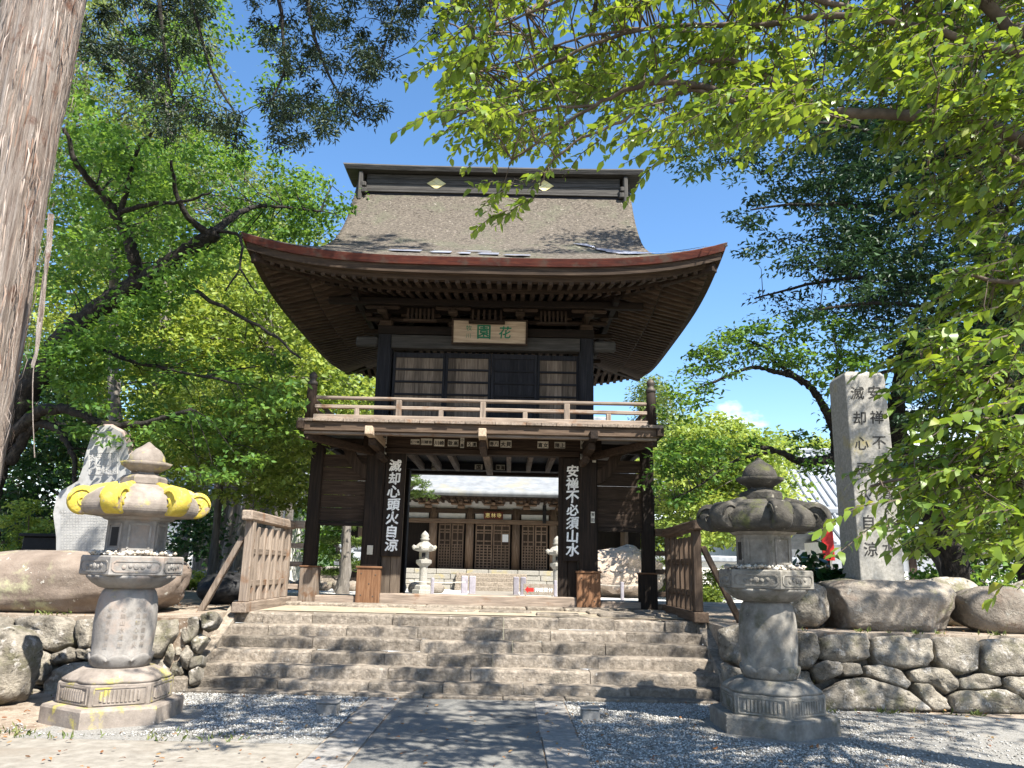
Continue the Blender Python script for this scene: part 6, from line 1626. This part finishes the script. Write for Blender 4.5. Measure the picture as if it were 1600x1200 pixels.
crown(t, [clumps(c1, 75, .42, .26, .12, .25, 4, .6, .6), clumps(c2, 75, .45, .3, .12, .3, 4, .6, .7), clumps(c3, 55, .6, .35, .16, .3, 4, .6), clumps(c4, 60, .5, .3, .13, .3, 4, .6)], 'leaf_fir')

# ---- 5. overhanging cherry in the right foreground
b0 = np.array([6.1, 5.6, -.05]); t = tree('cherry_tree', V3(b0), 'large leafy cherry overhanging the path from the right, its bright leaves in front')
TB = 'twig_brown'
fork = b0 + np.array([-.3, .1, 3.2])
nodes = limb(t, [b0, b0 + np.array([-.05, .05, 1.5]), fork, b0 + np.array([-.6, .3, 4.6])], .30, .20, 'bark_grey', 'trunk', 14)
hub = nodes[-1]
for pts, r0_, r1_ in (([hub, (1560, 200, 4.9), (1400, 180, 5.0), (1270, 175, 5.1), (1150, 158, 5.2), (1100, 135, 5.25), (1040, 128, 5.3), (985, 138, 5.4), (930, 165, 5.5), (865, 205, 5.6), (800, 250, 5.7)], .052, .008),
                      ([(1150, 158, 5.2), (1080, 140, 5.3), (1010, 165, 5.4), (960, 195, 5.5), (910, 215, 5.5), (860, 255, 5.6), (845, 290, 5.7)], .022, .006), ([(1270, 175, 5.1), (1160, 100, 5.3), (1090, 98, 5.4), (1040, 120, 5.4), (1000, 130, 5.5)], .03, .008),
                      ([hub, (1650, 120, 4.7), (1500, 60, 4.8), (1350, 20, 4.9), (1200, -20, 5.1), (1000, -30, 5.4), (850, 10, 5.6), (740, 60, 5.8)], .045, .007), ([(1350, 20, 4.9), (1150, 40, 5.2), (1000, 45, 5.4), (880, 90, 5.6), (780, 150, 5.8), (690, 195, 5.9)], .028, .006),
                      ([(1000, 45, 5.4), (900, 60, 5.6), (820, 90, 5.7), (740, 110, 5.9)], .014, .005), ([(930, 165, 5.5), (840, 170, 5.7), (770, 190, 5.8), (700, 200, 5.9)], .014, .005),
                      ([hub, (1700, 250, 5.0), (1620, 260, 4.8), (1540, 230, 4.8), (1450, 260, 4.9)], .04, .008), ([hub, (1750, 420, 4.9), (1660, 440, 4.7), (1560, 440, 4.7), (1490, 420, 4.7)], .04, .008), ([hub, (1760, 560, 4.9), (1650, 600, 4.7), (1550, 590, 4.7), (1440, 560, 4.8)], .04, .008),
                      ([hub, (1780, 720, 4.9), (1680, 760, 4.7), (1560, 750, 4.7), (1450, 745, 4.7), (1360, 760, 4.8)], .04, .008), ([hub, np.array([4.6, 4.2, 6.6]), np.array([3.2, 3.6, 7.4]), np.array([1.5, 3.6, 8.0])], .08, .02),
                      ([hub, np.array([5.6, 3.6, 6.6]), np.array([5.2, 2.2, 7.4])], .07, .02), ([hub, np.array([6.0, 6.6, 6.8]), np.array([6.6, 7.6, 8.0]), np.array([7.0, 8.4, 8.6])], .08, .02), ([(1490, -60, 4.8), (1560, 30, 4.7), (1610, 55, 4.6)], .05, .04)):
    nodes += limb(t, pts, r0_, r1_, TB, n=8, jit=.012)
def sprays(c, length, nleaf, size, dirs):
    """arching twigs with alternate hanging leaves"""
    n = len(c); L_ = length * RNG.uniform(.65, 1.25, n); d = norm(dirs + RNG.normal(size=(n, 3)) * np.array([.55, .55, .28]))
    tt = (np.arange(nleaf) + .5) / nleaf
    base = c[:, None, :] + d[:, None, :] * (L_[:, None, None] * tt[None, :, None]); base[:, :, 2] -= (L_[:, None] * .45 * tt[None] ** 2)
    sd = norm(np.cross(d, np.array([0, 0, 1.0]))); sg = np.where(np.arange(nleaf) % 2, 1, -1)
    f = sd[:, None, :] * sg[None, :, None] * .75 + d[:, None, :] * .55 + RNG.normal(size=(n, nleaf, 3)) * .28; f[:, :, 2] -= RNG.uniform(.25, 1.0, (n, nleaf))
    u = RNG.normal(size=(n, nleaf, 3)) * .35; u[:, :, 2] += 1
    u = u - sd[:, None, :] * 0
    ln = size * RNG.uniform(.45, 1.35, (n, nleaf)) * (1 - .35 * (tt[None] - .5) ** 2)
    lv = np.clip(RNG.uniform(.0, .8, n)[:, None] * .45 + RNG.random((n, nleaf)) ** 1.3 * .6, 0, 1)
    tips = base[:, -1]
    return base.reshape(-1, 3), f.reshape(-1, 3), u.reshape(-1, 3), ln.ravel(), lv.ravel(), d, L_
A = [(640,-80),(1000,-250),(2000,-300),(2000,200),(1640,290),(1480,250),(1380,190),(1280,210),(1200,250),(1150,245),(1120,235),(1080,215),(1040,195),(1010,200),(985,165),(945,195),(900,240),(860,300),(825,330),(790,335),(770,290),(700,250),(690,205),(615,205),(690,180),(755,140),(690,115),(690,90),(760,55),(720,30)]
dl = lambda q: np.clip((900 - q[:, 0]) / 1000 * .9, -.5, .3)
sets = [(A, 930, 4.7, 6.1, dl), ([(700,60),(900,0),(1300,-100),(1500,100),(1130,220),(1040,195),(900,240),(860,290),(800,320),(770,280),(720,150)], 260, 6.4, 7.8, None), ([(1400,180),(1640,140),(1640,390),(1490,335),(1410,312)], 84, 4.2, 5.6, None), ([(1510,395),(1640,375),(1640,540),(1550,490)], 56, 4.2, 5.2, None),
        ([(1490,520),(1580,500),(1660,530),(1660,700),(1540,690),(1490,620)], 84, 4.2, 5.4, None), ([(1445,755),(1500,705),(1580,690),(1660,700),(1660,880),(1570,825),(1500,820),(1450,830)], 105, 4.2, 5.2, None),
        ([(1490,650),(1520,640),(1660,640),(1660,760),(1490,750)], 35, 5.0, 6.0, None)]
def cluster(c, k, r_): return (np.repeat(c, k, 0) + RNG.normal(size=(len(c) * k, 3)) * np.array([r_, r_, r_ * .45]))
cs = [cluster(sample(p, max(6, n // 7), a, b_, df), 7, .17) for p, n, a, b_, df in sets]
cs.append(cluster(ell((5.4, 4.4, 7.2), (3.6, 3.0, 1.7), 40), 6, .26)); cs.append(cluster(ell((7.3, 8.2, 8.4), (3.0, 2.2, 1.7), 44), 6, .26)); cs.append(cluster(ell((8.0, 6.3, 7.0), (2.2, 2.0, 1.5), 44), 6, .26))
cl = np.concatenate(cs); cl = cl[(cl[:, 2] > 1.3) & ~((np.abs(cl[:, 0]) < 1.2) & (cl[:, 1] < 2.5))]
dirs = np.tile(np.array([-.85, .25, .12]), (len(cl), 1))
base, f, u, ln, lv, dd, LL = sprays(cl, .42, 18, .092, dirs)
b = MB()
for c, d, l in zip(cl, dd, LL): b.tube([c, c + d * l * .5 - np.array([0, 0, .11 * l]), c + d * l - np.array([0, 0, .45 * l])], [.006, .004, .002], 3, cap=False)
tag(b.build('sprig', TB, t), kind='stuff')
twigs(t, cl, nodes, TB, .8, .007, 2.6)
# the 300 leaves that show largest are single objects
rel = base - CP; zc = rel @ fw; pxs = 800 + F * (rel @ rt) / zc; pys = 600 - F * (rel @ up) / zc
vis = (zc > 1) & (pxs > 20) & (pxs < 1580) & (pys > 20) & (pys < 1180)
score = np.where(vis, ln / np.maximum(zc, .1), 0); order = np.argsort(-score); single = order[:300]
proto = []
for k in range(8):
    P_, Fa, l_ = leaf_arrays(np.zeros((1, 3)), np.array([[1.0, 0, 0]]), np.array([[0, 0, 1.0]]), np.array([1.0]), .95, 6, np.array([(k + .5) / 8]))
    proto.append(npmesh('leaf', P_, Fa, l_, 'leaf_cherry', origin=np.zeros(3)))
for j, i in enumerate(single):
    o = clone(proto[int(lv[i] * 7.99)], base[i], t)
    fv = f[i] / np.linalg.norm(f[i]); sv = np.cross(u[i], fv); sv /= np.linalg.norm(sv); uv = np.cross(fv, sv)
    o.rotation_euler = Matrix(((fv[0], sv[0], uv[0]), (fv[1], sv[1], uv[1]), (fv[2], sv[2], uv[2]))).to_euler(); o.scale = (ln[i],) * 3
for p in proto: bpy.data.objects.remove(p)
rest = np.ones(len(base), bool); rest[single] = False
tag(crown(t, [leaf_arrays(base[rest], f[rest], u[rest], ln[rest], .95, 6, lv[rest])], 'leaf_cherry'), kind='stuff')

# ---- 6. ground litter, weeds, far hill
n = 420; pos = np.stack([RNG.uniform(-5.5, 7, n), RNG.uniform(6.3, 10.5, n), np.full(n, .03)], 1); pos = clear_of(pos, LANT)
pos2 = np.stack([RNG.uniform(-9, -4.4, 160), RNG.uniform(10.7, 14, 160), np.full(160, Z9 + .012)], 1); pos3 = np.stack([RNG.uniform(3.4, 9, 200), RNG.uniform(10.7, 14, 200), np.full(200, Z9 + .012)], 1)
pos = np.concatenate([pos, pos2, pos3]); n = len(pos); f = RNG.normal(size=(n, 3)); f[:, 2] *= .15; u = RNG.normal(size=(n, 3)) * .25; u[:, 2] += 1
P_, Fa, l_ = leaf_arrays(pos, f, u, RNG.uniform(.03, .07, n), .9, 6); tag(npmesh('fallen_leaves', P_, Fa, l_, 'leaf_dead'), 'dry brown fallen leaves scattered on the gravel', 'leaves', kind='stuff')
n = 420; pos = np.stack([-5.6 + 3.4 * RNG.random(n) ** 1.6, 7.72 + np.abs(RNG.normal(size=n)) * .22, np.full(n, .0)], 1); pos = pos[np.sin(pos[:, 0] * 9) + np.sin(pos[:, 0] * 4.1 + 1) + RNG.normal(size=n) * .5 > .1]; pos = clear_of(pos, LANT); n = len(pos)
f = RNG.normal(size=(n, 3)) * .7; f[:, 2] = 1.0; u = RNG.normal(size=(n, 3)); P_, Fa, l_ = leaf_arrays(pos, f, u, RNG.uniform(.03, .09, n), .35, 4)
tag(npmesh('weeds', P_, Fa, l_, 'grass'), 'thin dry weeds along the gravel edge by the lichened lantern', 'weeds', kind='stuff')
b = MB(); P = []
for i in range(9):
    P.append([(-420 + 840 * j / 60, 230 + i * 30, -2 + (26 + 8 * math.sin(j * .35) + 5 * math.sin(j * .9 + 1)) * math.sin(math.pi * min(1, i / 6) / 2) ) for j in range(61)])
b.grid(P); tag(b.build('hill', 'hill', origin=(0, 300, 0), smooth=True), kind='structure')
# dim hedge along the right terrace
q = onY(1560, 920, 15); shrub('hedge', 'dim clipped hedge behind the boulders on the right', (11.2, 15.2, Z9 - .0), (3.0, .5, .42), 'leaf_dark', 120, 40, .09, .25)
for o in list(bpy.data.meshes):
    if o.users == 0: bpy.data.meshes.remove(o)

# weeds and moss in the joints and along the foot and top of the stone walls
n = 1700; xs = np.concatenate([RNG.uniform(-7.5, -4.5, n // 2), RNG.uniform(3.4, 7.5, n - n // 2)]); tp = RNG.random(n)
zz = np.where(tp < .45, .0, np.where(tp < .8, Z9, RNG.uniform(.15, .8, n))); yy = np.where(tp < .45, 10.12 - np.abs(RNG.normal(size=n)) * .06, np.where(tp < .8, 10.58 + np.abs(RNG.normal(size=n)) * .12, 10.36 + .2 * zz))
pos = np.stack([xs, yy, zz], 1); pos = pos[np.sin(xs * 7) + np.sin(xs * 17.3 + 2) + RNG.normal(size=n) * .4 > .5]; n = len(pos)
f = RNG.normal(size=(n, 3)) * .8; f[:, 2] = 1.0; f[:, 1] -= .4; u = RNG.normal(size=(n, 3)); P_, Fa, l_ = leaf_arrays(pos, f, u, RNG.uniform(.03, .10, n), .5, 4)
tag(npmesh('wall_weeds', P_, Fa, l_, 'grass'), 'small weeds sprouting along the foot and joints of the stone walls', 'weeds', kind='stuff')
# far wood closing the view on both sides
cl = np.concatenate([np.stack([RNG.uniform(-75, -7, 700), RNG.uniform(58, 72, 700), ZC + 13 * RNG.random(700) ** .8], 1), np.stack([RNG.uniform(22, 80, 420), RNG.uniform(60, 74, 420), ZC + 8 * RNG.random(420) ** .8], 1)])
P_, Fa, l_ = clumps(cl, 55, 1.7, .6, .5, .2, 4, .8)
tag(npmesh('far_wood', P_, Fa, l_, 'leaf_maple'), 'distant wood closing the view behind the temple grounds', 'wood', kind='stuff')
